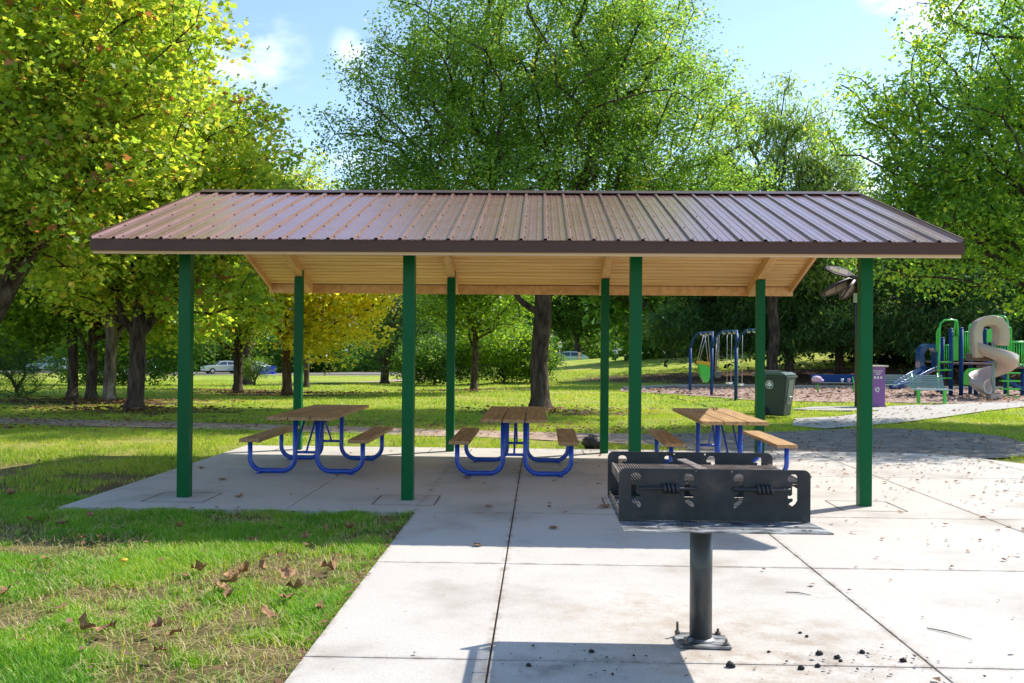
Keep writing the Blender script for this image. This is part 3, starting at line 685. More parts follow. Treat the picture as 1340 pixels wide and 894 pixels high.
tree('lawn_tree', 'dense green tree standing behind the right side of the big trunk', 'tree', (4.6, 112), 3.2, .35,
     [blob(0, 0, 8, 6.5, 5, 4.5)], 420, 60, .75, .42, OVAL, M['lf_dark'], M['bark'], 51, limbs=7)
tree('lawn_tree', 'tree with twin brown trunks behind the half hidden silver car', 'tree', (10.9, 110), 3.0, .5,
     [blob(0, 0, 8.5, 7, 5, 5)], 420, 60, .8, .45, OVAL, M['lf_mid'], M['barkbr'], 52, limbs=7)
tree('lawn_tree', 'shaded tree on the crest, its branches hanging over the parked cars', 'tree', (7.2, 70), 4.2, .25,
     [blob(-.5, 0, 7.2, 4.6, 3.5, 2.6), blob(2.2, 0, 6.6, 2.5, 2.5, 1.6)], 420, 90, .45, .17, OVAL, M['lf_dark'], M['bark'], 53, limbs=8)

def shrub(label, base, blobs, K, per, sigma, size, shape, mat, sd, group=None):
    tree('shrub', label, 'shrub', base, .35, .06, blobs, K, per, sigma, size, shape, mat, M['bark'], sd, limbs=7, group=group, twig=.3)
shrub('broad dark shrub left of the slender tree behind the tables', (-5.0, 46), [blob(0, 0, 1.2, 2.2, 1.4, 1.2)], 200, 60, .28, .13, OVAL, M['lf_dark'], 61)
shrub('wide shadowy shrub between the slender tree and the big trunk', (-1.6, 46), [blob(0, 0, 1.5, 2.4, 1.5, 1.5)], 240, 60, .28, .13, OVAL, M['lf_mid'], 62)
shrub('low rounded shrub touching the left side of the big trunk', (-.3, 47), [blob(0, 0, 1.4, 1.6, 1.4, 1.4)], 190, 60, .28, .13, OVAL, M['lf_dark'], 63)
shrub('nearly black evergreen shrub at the far left edge of the lawn', (-16.4, 29.5), [blob(0, 0, 1.1, 1.8, 1.4, 1.3)], 220, 60, .22, .12, NEED, M['lf_con'], 64)
shrub('small bright green pine seedling beside the slim trunk', (-13.2, 44), [blob(0, 0, .9, .8, .5, .5)], 60, 50, .16, .14, NEED, M['lf_mid'], 65)
shrub('dark hedge clump behind the three left trunks', (-19.5, 44), [blob(0, 0, 1.5, 4, 1.5, 1.7)], 260, 60, .35, .16, OVAL, M['lf_dark'], 66)

# right hand tree, trunk just outside the frame
tree('leafy_tree', 'large bright green tree hanging over the playground at the right edge', 'tree', (13.6, 22.8), 3.4, .26,
     [blob(-.3, 0, 6.6, 4.2, 3.8, 3.3), blob(-3.3, 0, 6.6, 2.6, 2.4, 2.2), blob(-1.0, 0, 9.4, 3.8, 3.4, 2.4), blob(-4.3, 0, 4.6, 1.9, 2.0, 1.2), blob(-1.6, 0, 3.7, 2.8, 2.4, 1.0), blob(-5.1, 0, 7.5, 1.0, 1.2, .7), blob(-6.0, .2, 8.25, .65, .8, .3), blob(-3.0, 0, 5.2, 2.6, 2.0, 1.3), blob(-4.7, 0, 7.0, 1.9, 1.8, 1.3), blob(-5.0, 0, 5.2, 1.3, 1.5, 1.0)],
     980, 92, .33, .118, OVAL, M['lf_right'], M['bark'], 71, limbs=10, lean=(-.3, 0), up=.1, droop=.25)
# cypress + conifers behind the playground
tree('conifer_tree', 'tall feathery conifer with drooping sprays above the right half of the roof', 'tree', (11.6, 46.5), 8.0, .28,
     [blob(0, 0, 12.6, 1.5, 1.4, 3.0), blob(1.6, 0, 11.6, 1.6, 1.5, 2.6), blob(-1.4, 0, 10.8, 1.4, 1.4, 2.2), blob(2.8, 0, 9.4, 2.2, 1.8, 2.0), blob(-2.0, 0, 8.4, 2.4, 2, 2.2), blob(.5, 0, 7, 3.8, 3, 2.2), blob(-2.4, 0, 10.6, .9, 1, 1.6), blob(3.3, 0, 11, .9, 1, 1.5)],
     560, 66, .38, .30, FERN, M['lf_cyp'], M['bark'], 72, limbs=10, droop=.9, up=.25)
cons = [((9.4, 51.0), 8.5, 'dark conifer at the left end of the row behind the swing set', 81, 'bark'),
        ((13.0, 49.0), 9.0, 'dark conifer sweeping low behind the green wheeled bin', 82, 'bark'),
        ((16.4, 51.5), 9.5, 'dark conifer behind the purple bin', 83, 'bark'),
        ((20.3, 48.2), 9.5, 'dark conifer whose bare brown trunk shows left of the playground tower', 84, 'barkbr'),
        ((24.6, 51.0), 10, 'dark conifer behind the spiral slide', 85, 'barkbr'),
        ((29.0, 50.0), 9.5, 'dark conifer at the right end of the row behind the playground', 86, 'barkbr')]
for (b, h, lb, sd, bm_) in cons:
    z0 = 1.4
    tree('conifer_tree', lb, 'tree', b, 5.5, .24, [blob(0, 0, z0+1.5, 3.7, 2.8, 1.5), blob(0, 0, z0+4.3, 3.2, 2.6, 1.8), blob(.3, 0, h-1.2, 2.1, 2, 2.4)],
         520, 84, .42, .28, FERN, M['lf_con'], M[bm_], sd, limbs=10, droop=.6, up=.05, group='dark conifers behind the playground')
# far woods beyond the streets: one mass
def far_woods(name, label, pts, h, n, size, mat, sd, depth=5):
    rg = np.random.default_rng(sd); P = []
    for (x, y) in pts:
        for _ in range(3):
            cx, cy = x+rg.normal(0, 3), y+rg.uniform(0, depth); r = rg.uniform(3, 5.5)
            K = 26; d = rg.normal(0, 1, (K, 3)); d /= np.linalg.norm(d, axis=1)[:, None]
            hz = h*rg.uniform(.7, 1.05)
            P.append(np.array([cx, cy, Tz(cx, cy)+hz*.5])+d*np.array([r, r*.7, hz*.52]))
    P = np.concatenate(P)
    V, k, rnd = leafset(rg, P, n, 1.0, size, OVAL, .9)
    o = np_mesh(name, V, k, mat, rnd); o['kind'] = 'stuff'; o['label'] = label; o['category'] = 'woods'
far_woods('far_woods', 'dark wooded edge far beyond the street on the left', [(x, 132+6*math.sin(x)) for x in range(-95, -22, 7)]+[(x, 150) for x in (-18, -10)], 10, 60, .85, M['lf_dark'], 91)
far_woods('far_woods', 'deep shaded woods behind the conifers and the parked cars', [(x, 72+3*math.sin(x)) for x in range(16, 56, 6)]+[(x, 128) for x in range(-12, 44, 5)], 11, 80, .75, M['lf_dark'], 92)
# the undergrowth beneath the conifers: a bank of foliage, its shade put into near black leaf colours
far_woods('undergrowth', 'undergrowth on the bank under the conifers, deep shade put into its leaf colour', [(x, 57+1.5*math.sin(x)) for x in range(17, 46, 3)], 6.5, 46, .38, M['lf_under_shade'], 93, 3)
far_woods('far_hedge', 'unclipped hedge along the far side of the left street', [(x, 115+math.sin(x)) for x in range(-80, 2, 4)], 5.0, 70, .45, M['lf_dark'], 94, 2)

# ================================================================== SHELTER
sh = thing('picnic_shelter', 'open picnic shelter with brown ribbed metal gable roof on eight green posts', 'shelter', (0, 12.556, 0))
def lc(v): return Vector(v)-Vector((0, 12.556, 0))
YC = 12.556; XE = 4.356; YEF, YER = 9.42, 15.692; ZE, ZR = 2.729, 3.711
SL = (ZR-ZE)/(YC-YEF); ANG = math.atan(SL)
def zroof(y): return ZR-SL*abs(y-YC)
pw = .064
for x in PX:
    for y in (YF, YR):
        m = MB(); ztop = zroof(y)-(.15 if y < YC else .21)
        m.box(lc((x, y, ztop/2)), (2*pw, 2*pw, ztop))
        p = m.build('post', M['post'], sh, bevel=.006)
        # steel blade of the post that rises beside the rafter
        m = MB(); m.box(lc((x+pw-.006, y, ztop+.05)), (.010, .118, .13)); m.build('rafter_bracket', M['post'], p)
# rafters
for x in PX:
    for sgn in (-1, 1):
        ye = YEF+.05 if sgn < 0 else YER-.05
        m = MB(); w = .058
        y0, y1 = ye, YC+(-.02 if sgn < 0 else .02)*0
        tt = -.050; tb = -.165 if sgn < 0 else -.215
        poly = [(y0, zroof(y0)+tb), (y0, zroof(y0)+tt), (y1, zroof(y1)+tt), (y1, zroof(y1)+tb)]
        poly = [(a-12.556, b) for a, b in poly]
        m.prism(poly, 'x', x-w, x+w)
        m.build('rafter', M['beam'], sh, bevel=.004)
# end rafters at both gables
for x in (-XE+.045, XE-.045):
    for sgn in (-1, 1):
        ye = YEF+.05 if sgn < 0 else YER-.05
        poly = [(ye-YC, zroof(ye)-.155), (ye-YC, zroof(ye)-.05), (0, ZR-.05), (0, ZR-.155)]
        MB().prism(poly, 'x', x-.02, x+.02).build('gable_rafter', M['beam'], sh, bevel=.003)
# ridge beam and eave boards
MB().box(lc((0, YC, ZR-.13)), (2*XE-.14, .06, .15)).build('ridge_beam', M['beam'], sh)
for y in (YEF+.03, YER-.03):
    MB().box(lc((0, y, zroof(y)-(.113 if y < YC else .125))), (2*XE-.01, .035, .105 if y < YC else .15)).build('eave_board', M['cream'] if y < YC else M['beam'], sh, bevel=.003)
# boarded ceiling, one mesh per slope
for sgn in (-1, 1):
    m = MB(); s = .06; Lr = (YC-YEF)/math.cos(ANG)-.07; n = 23; wb = (Lr-s)/n
    rot = Matrix.Rotation(-sgn*ANG, 3, 'X')
    for i in range(n):
        d = s+wb*(i+.5); y = YC+sgn*d*math.cos(ANG); z = ZR-d*math.sin(ANG)-.045
        m.box(lc((0, y, z)), (2*XE-.05, wb-.017, .024), rot)
    m.build('ceiling_boards', M['pine'], sh); m = MB()
    m.add([lc((-XE+.03, YC, ZR-.028)), lc((XE-.03, YC, ZR-.028)), lc((XE-.03, YC+sgn*(YC-YEF-.06), ZE-.028+.06*SL)), lc((-XE+.03, YC+sgn*(YC-YEF-.06), ZE-.028+.06*SL))], [(0, 1, 2, 3)])
    m.build('gap_shade_sheet', M['deck'], sh)  # dark sheet that paints shade into the gaps between ceiling boards
# ribbed roof sheets
NR = 36; pitch_ = 2*XE/NR
prof = []
for i in range(NR+1):
    x = -XE+i*pitch_
    prof += [(x-.026, 0), (x-.012, .024), (x+.012, .024), (x+.026, 0)]
    if i < NR:
        for k in (1/3, 2/3):
            xm = x+pitch_*k; prof += [(xm-.014, 0), (xm-.008, .004), (xm+.008, .004), (xm+.014, 0)]
prof = [(max(-XE, min(XE, a)), b) for a, b in prof]
for sgn in (-1, 1):
    m = MB(); cols = 14; vs = []; fs = []
    for j in range(cols+1):
        d = 0.02+(YC-YEF+.02)*j/cols
        for a, b in prof:
            w = .0016*math.sin(a*5.1+j*1.3)*math.sin(j*.9+a*2)
            vs.append(lc((a, YC+sgn*d, ZR-SL*d+b+w)))
    P_ = len(prof)
    for j in range(cols):
        for i in range(P_-1): fs.append((j*P_+i, j*P_+i+1, (j+1)*P_+i+1, (j+1)*P_+i))
    m.add(vs, fs); m.build('roof_sheet', M['roof'], sh)
    m = MB()
    for d in (.35, 1.05, 1.75, 2.45, 3.03):
        for i in range(NR):
            x = -XE+(i+.0)*pitch_+.036
            m.tube([lc((x, YC+sgn*d, ZR-SL*d+.0)), lc((x, YC+sgn*d, ZR-SL*d+.011))], .007, 6)
    o = m.build('roof_screws', M['screw'], sh); o['kind'] = 'stuff'
# ridge cap, front/back fascia, rake trims
m = MB(); m.prism([(-.16, ZR-.16*SL+.027), (0, ZR+.030), (.16, ZR-.16*SL+.027), (.16, ZR-.16*SL+.033), (0, ZR+.040), (-.16, ZR-.16*SL+.033)], 'x', -XE-.01, XE+.01)
m.build('ridge_cap', M['trim'], sh)
for y, s in ((YEF-.012, -1), (YER+.012, 1)):
    MB().box(lc((0, y, ZE-.064)), (2*XE+.02, .018, .125)).build('fascia_trim', M['trim'], sh, bevel=.002)
for x in (-XE-.012, XE+.012):
    for s in (-1, 1):
        MB().prism([(s*(YC-YEF-.0), ZE-.12), (s*(YC-YEF), ZE+.034), (0, ZR+.034), (0, ZR-.09)], 'x', x-.008, x+.008).build('rake_trim', M['trim'], sh)

# ================================================================== PICNIC TABLES
def arc(c, r, a0, a1, n, u, v):
    return [Vector(c)+Vector(u)*r*math.cos(a0+(a1-a0)*i/n)+Vector(v)*r*math.sin(a0+(a1-a0)*i/n) for i in range(n+1)]
def make_table(label):
    t = thing('picnic_table', label, 'picnic table', (0, 0, 0), 0, 'picnic tables under the shelter')
    L0, L1 = -1.27, 1.33  # top ends
    tp = MB()
    for i in range(3): tp.box(((i-1)*.281, (L0+L1)/2, .738), (.266, L1-L0, .045))
    tp.build('tabletop', M['plank'], t, bevel=.006)
    for s in (-1, 1):
        MB().box((s*.70, .0, .435), (.262, 2.05, .045)).build('bench_seat', M['plank'], t, bevel=.006)
    for ye in (-.86, .62):
        for s in (-1, 1):
            r = .17; zi = .70; xo, xi = .735, .145; zb = .034
            pts = [Vector((s*xi, ye, zi))]+[Vector((s*(xi+r), ye, zb+r))+Vector((-s*r*math.cos(a), 0, -r*math.sin(a))) for a in [PI/2*k/8 for k in range(9)]]
            pts += [Vector((s*(xo-r), ye, zb+r))+Vector((s*r*math.sin(a), 0, -r*math.cos(a))) for a in [PI/2*k/8 for k in range(9)]]
            pts += [Vector((s*xo, ye, .40))]
            MB().tube(pts, .031, 12).build('leg', M['blue'], t)
        MB().box((0, ye, .705), (.66, .05, .022)).build('support_bar', M['blue'], t, bevel=.003)
        for s in (-1, 1): MB().box((s*.70, ye, .404), (.22, .05, .016)).build('seat_bracket', M['blue'], t, bevel=.003)
        MB().tube([(-.145, ye, .275), (.145, ye, .275)], .018, 8).build('cross_tube', M['blue'], t)
        d = 1 if ye < 0 else -1
        MB().tube([(0, ye, .275), (0, ye+d*.10, .36), (0, ye+d*.50, .66), (0, ye+d*.56, .712)], .014, 8).build('brace', M['blue'], t)
    MB().tube([(-.145, -.86, .275), (-.13, -.40, .70)], .013, 8).tube([(.145, -.86, .275), (.13, -.40, .70)], .013, 8).build('brace', M['blue'], t)
    for (s, y) in ((-1, -.86), (1, -.86), (-1, .62), (1, .62)):
        m = MB(); m.box((s*.60, y-.055, .006), (.06, .07, .008)); m.box((s*.60, y-.030, .04), (.03, .012, .06)); m.tube([(s*.60, y-.07, .008), (s*.60, y-.07, .035)], .008, 6)
        m.build('anchor_clip', M['blue'], t)
    return t
tb = make_table('middle picnic table with brown planks and blue tube legs on the centre slab joint')
tb.location = (-.125, 13.0, 0)
t2 = copy_tree(tb); t2.location = (-2.82, 13.0, 0); t2['label'] = 'picnic table under the left bay, seen at a slant between the left posts'
t3 = copy_tree(tb); t3.location = (2.62, 13.0, 0); t3['label'] = 'picnic table in the right bay with a sunlit top and a dry leaf on it'

# ================================================================== GRILL
gr = thing('park_grill', 'black steel double park grill on a round post bolted to the slab', 'grill', (1.115, 5.34, 0))
gl = lambda x, y, z: (x-1.115, y-5.34, z)
MB().tube([gl(1.115, 5.34, .012), gl(1.115, 5.34, .755)], .0625, 40).build('post', M['ironpost'], gr)
bp_ = MB()
bp_.prism([(-.135, -.12), (.15, -.13), (.155, .08), (.10, .125), (-.12, .13), (-.14, .06)], 'z', .004, .018)
bpo = bp_.build('base_plate', M['ash'], gr, bevel=.003)
wl = MB(); wl.tube([(0, 0, .016), (0, 0, .026), (0, 0, .034)], [.085, .072, .062], 24); wl.build('weld_collar', M['ash'], gr)
for (x, y, h) in ((-.115, .105, .085), (.115, .10, .05), (-.10, -.085, .055), (.125, -.095, .05)):
    m = MB(); m.tube([(x, y, .018), (x, y, h)], .0075, 8); m.tube([(x, y, .018), (x, y, .032)], .017, 6); m.build('anchor_bolt', M['rust'], bpo)
# side panels with hooked slots; outline traced in units of 1.5 mm
U = .99/660
def rounded(w, h, r, n=8):
    pts = [(0, -h), (w, -h)]
    pts += [(w-r+r*math.sin(PI/2*k/n), -(r-r*math.cos(PI/2*(1-0)*1)*0)+0) for k in range(0)]
    for k in range(n+1): a = PI/2*k/n; pts.append((w-r+r*math.cos(a), -r+r*math.sin(a)))
    for k in range(n+1): a = PI/2*k/n; pts.append((r-r*math.sin(a), -r+r*math.cos(a)))
    return pts
slot = [(0, 24), (3, 18), (9, 15), (20, 15), (29, 20), (34, 29), (34, 37), (27, 41), (20, 38), (15, 41), (16, 48), (22, 52), (18, 58), (18, 84), (24, 90), (32, 88), (33, 96), (26, 100), (20, 97), (15, 101), (17, 108), (24, 112), (33, 120), (34, 132), (28, 136), (6, 116), (0, 106)]
def slots():
    out = []
    for x0, mir in ((43, 1), (227, 1), (430, -1), (615, -1)):
        out.append([((x0 if mir > 0 else x0)+mir*px*1.0, -py) for px, py in slot])
    return [[(x*U, y*U) for x, y in s] for s in out]
outer = rounded(.99, .268, .035)
# tiny mounting holes
def hole(cx, cy, r): return [(cx+r*math.cos(2*PI*k/10), cy+r*math.sin(2*PI*k/10)) for k in range(10)]
for y, nm in ((4.93, 'front'), (5.73, 'back')):
    hs = slots()+[hole(.585, -.012, .006), hole(.40, -.012, .004)]
    mtx = Matrix.Translation(gl(.615, y, 1.026)) @ Matrix.Rotation(PI/2, 4, 'X')
    o = plate('side_panel', outer, hs, .007, M['iron'], gr, mtx)
# firebox: floor, ends
MB().box(gl(1.11, 5.185, .752), (.99, 1.085, .007)).build('ash_pan', M['ash'], gr, bevel=.002)
MB().prism([(1.600-1.115, 4.645-5.34), (1.640-1.115, 4.648-5.34), (1.606-1.115, 4.93-5.34), (1.600-1.115, 4.93-5.34)], 'z', .748, .755).build('pan_lip', M['ash'], gr)
for x in (.63, 1.592):
    MB().box(gl(x, 5.33, .772), (.006, .78, .034)).build('end_plate', M['rust'], gr)
for xc in (.868, 1.352):
    m = MB(); w = .222; zg = .955
    for k in (-1, 1): m.box(gl(xc+k*(w+.006), 5.33, zg-.018), (.006, .75, .055))
    for k in range(-1, 2, 2): m.tube([gl(xc+k*w, 4.965, zg), gl(xc+k*w, 5.70, zg)], .008, 6)
    for k in (4.965, 5.33, 5.70): m.tube([gl(xc-w, k, zg-.012), gl(xc+w, k, zg-.012)], .008, 6)
    nb = 30
    for k in range(1, nb): m.tube([gl(xc-w+2*w*k/nb, 4.965, zg), gl(xc-w+2*w*k/nb, 5.70, zg)], .0042, 5)
    gt = m.build('cooking_grate', M['rust'], gr)
    # rod handle through the slots with a coil grip
    m = MB(); zr, yr = .925, 4.912
    m.tube([gl(xc-.150, 4.955, zr+.012), gl(xc-.145, yr, zr), gl(xc+.145, yr, zr), gl(xc+.150, 4.955, zr+.012)], .0085, 8)
    m.build('handle_rod', M['iron'], gt)
    m = MB(); pts = []
    for k in range(0, 4*10+1):
        a = 2*PI*k/10; pts.append(gl(xc+.015-.042+.084*k/40, yr+.020*math.cos(a), zr+.020*math.sin(a)))
    m.tube(pts, .0085, 6); m.build('coil_grip', M['iron'], gt)
m = MB(); m.box(gl(1.06, 5.32, 1.0), (.060, .24, .010), Matrix.Rotation(R(24), 3, 'Z') @ Matrix.Rotation(R(8), 3, 'X')); m.build('grate_stop', M['rust'], gr, bevel=.003)
# soot scraps on the pan
sm = MB()
for k in range(26):
    sm.ball(gl(random.uniform(.68, 1.55), random.uniform(4.68, 4.90), .757), (random.uniform(.004, .018), random.uniform(.004, .010), .003), 6, 4, .3)
so = sm.build('ash_flakes', M['rust'], gr); so['kind'] = 'stuff'

# ================================================================== small things on the slab
def lump(name, label, cat, x, y, s, mat, sd, group=None, flat=.7):
    random.seed(sd); m = MB(); m.ball((0, 0, s*flat*.6), (s, s*.8, s*flat), 9, 6, .28); o = m.build(name, mat); o.location = (x, y, 0)
    o['label'] = label; o['category'] = cat
    if group: o['group'] = group
    return o
coals = [(956, 873, .045, 'largest lump of charcoal, right below the grill post'), (1070, 873, .030, 'charcoal lump directly left of the joint litter at the lower right'),
         (1072, 857, .036, 'tall charcoal lump at the top of the lower right scatter'), (1096, 862, .032, 'charcoal lump in the middle of the lower right scatter'),
         (1100, 866, .020, 'small charcoal crumb touching the middle lump'), (1047, 829, .018, 'lone charcoal crumb well right of the base plate'), (1056, 834, .020, 'lone charcoal crumb, right of the other single crumb'),
         (1128, 855, .030, 'flat charcoal piece right of the middle lump'), (774, 854, .026, 'dark coal in the grill shadow left of the post'), (692, 872, .026, 'coal in the corner of the grill shadow near the long joint'),
         (1006, 854, .018, 'coal crumb between the post base and the scatter'), (1182, 866, .034, 'coal piece lying close to the right hand diagonal joint'), (1048, 876, .034, 'flat ashy coal on the cross joint at the lower right')]
for i, (u, v, s, lb) in enumerate(coals):
    p = gpt(u, v); lump('charcoal_lump', lb, 'charcoal', p.x, p.y, s*.55, M['char'], 100+i, 'charcoal scattered by the grill')
random.seed(5)

# black crumpled bag on the grass behind the slab
p = gpt(775, 584); random.seed(8)
m = MB(); m.ball((0, 0, .09), (.19, .13, .12), 14, 9, .16); m.ball((.10, .02, .07), (.12, .11, .08), 10, 7, .2)
bg = m.build('black_bag', M['bag']); bg.location = (p.x, 15.85, -.02); bg['label'] = 'crumpled black plastic bag on the grass edge behind the slab'; bg['category'] = 'bag'

# dead leaves: each one a curled lobed leaf
def dead_leaf_mesh(sd, size=1.0):
    rd = random.Random(sd); bm = bmesh.new()
    lob = [(-.05, 0), (-.10, .28), (.05, .55), (.28, .30), (.45, .52), (.60, .30), (.92, 0), (.60, -.30), (.45, -.52), (.28, -.30), (.05, -.55), (-.10, -.28)]
    c1, c2, tw = rd.uniform(.5, 1.5), rd.uniform(.3, 1.3), rd.uniform(-.6, .6)
    def P(x, y):
        x -= .4; z = c1*y*y*.9+c2*x*x*.6+tw*x*y+.09*math.sin(9*x+sd)+.08*math.sin(11*y+sd)+.05*math.sin(17*x*y+sd)
        return (x*(1-.25*c2*abs(x)), y*(1-.3*c1*abs(y)), z)
    rings = []
    for k in (0.33, .66, 1):
        rings.append([bm.verts.new(P(.4+(x-.4)*k, y*k)) for x, y in lob])
    c = bm.verts.new(P(.4, 0)); n = len(lob)
    for i in range(n):
        bm.faces.new((c, rings[0][i], rings[0][(i+1) % n]))
        for a in (0, 1): bm.faces.new((rings[a][i], rings[a+1][i], rings[a+1][(i+1) % n], rings[a][(i+1) % n]))
    for f in bm.faces: f.smooth = True
    me = bpy.data.meshes.new('fallen_leaf'); bm.to_mesh(me); bm.free(); me.materials.append(M['dead']); return me
DL = [dead_leaf_mesh(k) for k in range(8)]
leaves = [(258, 743, .16, 'curled brown leaf alone on the lawn, left of the leaf heap', 0), (290, 768, .15, 'bottom left leaf of the brown heap on the lawn', 0), (303, 762, .17, 'big rolled leaf in the middle of the brown heap', 1), (316, 748, .15, 'upper right leaf of the brown heap, standing on edge', 1), (302, 752, .13, 'small leaf behind the middle of the brown heap', 0),
          (298, 776, .10, 'flat scrap in front of the brown heap', 0), (341, 738, .15, 'pale brown leaf above and right of the heap', 1), (377, 751, .14, 'upright curled leaf at the top of the right hand trio', 1), (384, 767, .15, 'middle leaf of the right hand trio', 0), (378, 780, .14, 'lowest leaf of the right hand trio', 0),
          (426, 742, .15, 'leaf nearest the shadow edge left of the walkway', 0), (436, 736, .12, 'small leaf touching the one near the shadow edge', 1), (352, 801, .12, 'small red brown leaf below the trio', 0), (417, 792, .09, 'dark little leaf close to the walkway edge', 0),
          (106, 819, .15, 'left leaf of the pair at the lower left', 1), (138, 821, .16, 'right leaf of the pair at the lower left', 0), (203, 818, .12, 'tan leaf right of the lower left pair', 0), (228, 827, .12, 'brown leaf in dry grass below the heap', 0), (208, 850, .10, 'torn leaf low on the lawn under the heap', 0),
          (331, 704, .12, 'dark leaf on the sunlit side of the shadow edge', 0), (427, 690, .13, 'leaf standing in the shaded grass in front of the second post', 1), (459, 687, .14, 'rightmost leaf in the shaded grass before the slab corner', 0), (236, 687, .13, 'brown leaf in the shaded grass in front of the first post', 0), (82, 683, .13, 'pale leaf in deep shade left of the first post', 0), (38, 678, .11, 'leaf in deep shade near the left edge', 0), (131, 702, .10, 'leaf exactly on the grass shadow line at the left', 0),
          (108, 703, .10, 'tan leaf on the shadow line, left of its neighbour', 0), (61, 729, .08, 'yellowish leaf on bright grass at the far left', 0), (4, 772, .12, 'leaf cut by the left edge of the picture', 0), (399, 701, .10, 'small leaf between shade and sun before the slab', 0), (13, 645, .14, 'leaf in the shade at the left, level with the slab corner', 0), (118, 672, .10, 'small leaf just outside the slab corner at the left', 0)]
for i, (u, v, s, lb, st) in enumerate(leaves):
    p = gpt(u, v, .03); o = bpy.data.objects.new('fallen_leaf', DL[i % 8]); C.objects.link(o)
    o.location = (p.x, p.y, .035 if st else .02); o.scale = (s*.95, s*.85, s*.8); rd = random.Random(i*7)
    o.rotation_euler = (rd.uniform(-.5, .5)+(1.2 if st else 0), rd.uniform(-.4, .4), rd.uniform(0, 6.28))
    o['label'] = lb; o['category'] = 'leaf'; o['group'] = 'brown leaves fallen on the near lawn'
sl_leaves = [(626, 715, .10, 'bright brown leaf on the sunlit slab by the roof shadow edge'), (291, 628, .13, 'spiky dead leaf on the shaded slab under the left bay'), (312, 651, .12, 'reddish leaf on the shaded slab right of the first post'), (264, 614, .12, 'brown leaf on the slab edge beside the first post'), (725, 692, .11, 'flat leaf in the shadow left of the grill'), (790, 665, .16, 'red brown leaf beside the left end of the grill'), (640, 664, .10, 'dark leaf near the third post'),
             (612, 627, .14, 'large flat leaf by the left leg of the middle table'), (725, 630, .09, 'leaf by the right leg of the middle table'), (960, 536, 0.10, '')]
for i, (u, v, s, lb) in enumerate(sl_leaves[:-1]):
    p = gpt(u, v, .0); o = bpy.data.objects.new('fallen_leaf', DL[(i+3) % 8]); C.objects.link(o)
    o.location = (p.x, p.y, .014); o.scale = (s, s*.9, s*.35); o.rotation_euler = (0, 0, i*1.9)
    o['label'] = lb; o['category'] = 'leaf'; o['group'] = 'dead leaves on the slab'
o = bpy.data.objects.new('fallen_leaf', DL[2]); C.objects.link(o); o.location = (2.75, 13.75, .772); o.scale = (.13, .11, .09); o['label'] = 'dry leaf lying on the right picnic table'; o['category'] = 'leaf'

# leaf crumbs and litter on slab, path and lawn: countless
def litter(name, label, N, fn, size, mat, sd, zf=lambda x, y: .006):
    rg = np.random.default_rng(sd); x, y = fn(rg, N); n = len(x)
    z = zf(x, y)+x*0
    c = np.stack([x, y, z], -1); a = rg.uniform(0, 2*PI, n); s = size*rg.uniform(.3, 1.2, n)**1.5
    shp = np.array([(-.5, 0), (-.1, .38), (.5, .1), (.2, -.4)])
    ca, sa = np.cos(a), np.sin(a)
    V = np.zeros((n, 4, 3))
    for k in range(4):
        px, py = shp[k]; jx = rg.uniform(.7, 1.3, n)
        V[:, k, 0] = c[:, 0]+(px*ca-py*sa)*s*jx; V[:, k, 1] = c[:, 1]+(px*sa+py*ca)*s*jx
        V[:, k, 2] = c[:, 2]+rg.uniform(0, .45, n)*s
    o = np_mesh(name, V.reshape(-1, 3), 4, mat, np.repeat(rg.random(n), 4)); o['kind'] = 'stuff'; o['label'] = label; o['category'] = 'leaf litter'
def f_slab(rg, N):
    y = rg.uniform(4.4, 15.5, N); x = rg.uniform(-4.6, 9.2, N)
    w = .035+.95*sstep(8.5, 15, y)*sstep(-1, 4.5, x)+.10*sstep(2, 4, x)
    k = (rg.random(N) < w) & on_slab(x, y); return x[k], y[k]
litter('leaf_litter', 'crumbs of dry leaves strewn over the slab', 6500, f_slab, .05, M['litter'], 201)
def f_shade_pave(rg, N):
    x = rg.uniform(2, 9.4, N); y = rg.uniform(15.4, 20.8, N); k = in_poly(x, y, shade_pave_p); return x[k], y[k]
litter('leaf_litter', 'dry leaves scattered on the paving with tree shade put into its colour', 1500, f_shade_pave, .055, M['litter'], 202, lambda x, y: .0)
def f_walk(rg, N):
    x = rg.uniform(6, 16, N); y = rg.uniform(19, 32, N); k = in_poly(x, y, walk_p) & (rg.random(N) < np.clip(1.25-(y-20)/9, .12, 1)); return x[k], y[k]
litter('leaf_litter', 'dry leaves scattered on the pale walkway', 2600, f_walk, .09, M['litter'], 209, lambda x, y: .0)
def f_path(rg, N):
    x = rg.uniform(-22, 4, N); y = 19.6+rg.normal(0, 1.0, N)+(x < -5)*.6; k = ~on_slab(x, y) & (y > 16); return x[k], y[k]
litter('leaf_litter', 'brown leaves gathered along the footpath', 5200, f_path, .075, M['litter'], 203, lambda x, y: .0+T(x, y))
def f_beds(rg, N):
    xs, ys = [], []
    for (x, y, a, b, am) in LIT[:7]:
        n = int(N/7*am); xs.append(x+rg.normal(0, a*.5, n)); ys.append(y+rg.normal(0, b*.5, n))
    return np.concatenate(xs), np.concatenate(ys)
litter('leaf_litter', 'beds of fallen brown leaves under the lawn trees', 9000, f_beds, .12, M['litter'], 204, lambda x, y: T(x, y)+.03)
def f_lawn(rg, N):
    y = rg.uniform(4.5, 30, N); x = rg.uniform(-.6, .6, N)*y; k = ~paved(x, y); return x[k], y[k]
litter('leaf_litter', 'small dead leaf scraps caught in the lawn', 2600, f_lawn, .05, M['litter'], 205, lambda x, y: T(x, y)+.012)
def f_edge(rg, N):
    y = np.concatenate([rg.uniform(4, 9.4, N//2), 15.55+rg.normal(0, .06, N//2)]); x = np.concatenate([-1.055+rg.normal(0, .018, N//2)-.01, rg.uniform(-4.6, 6, N//2)])
    return x, y
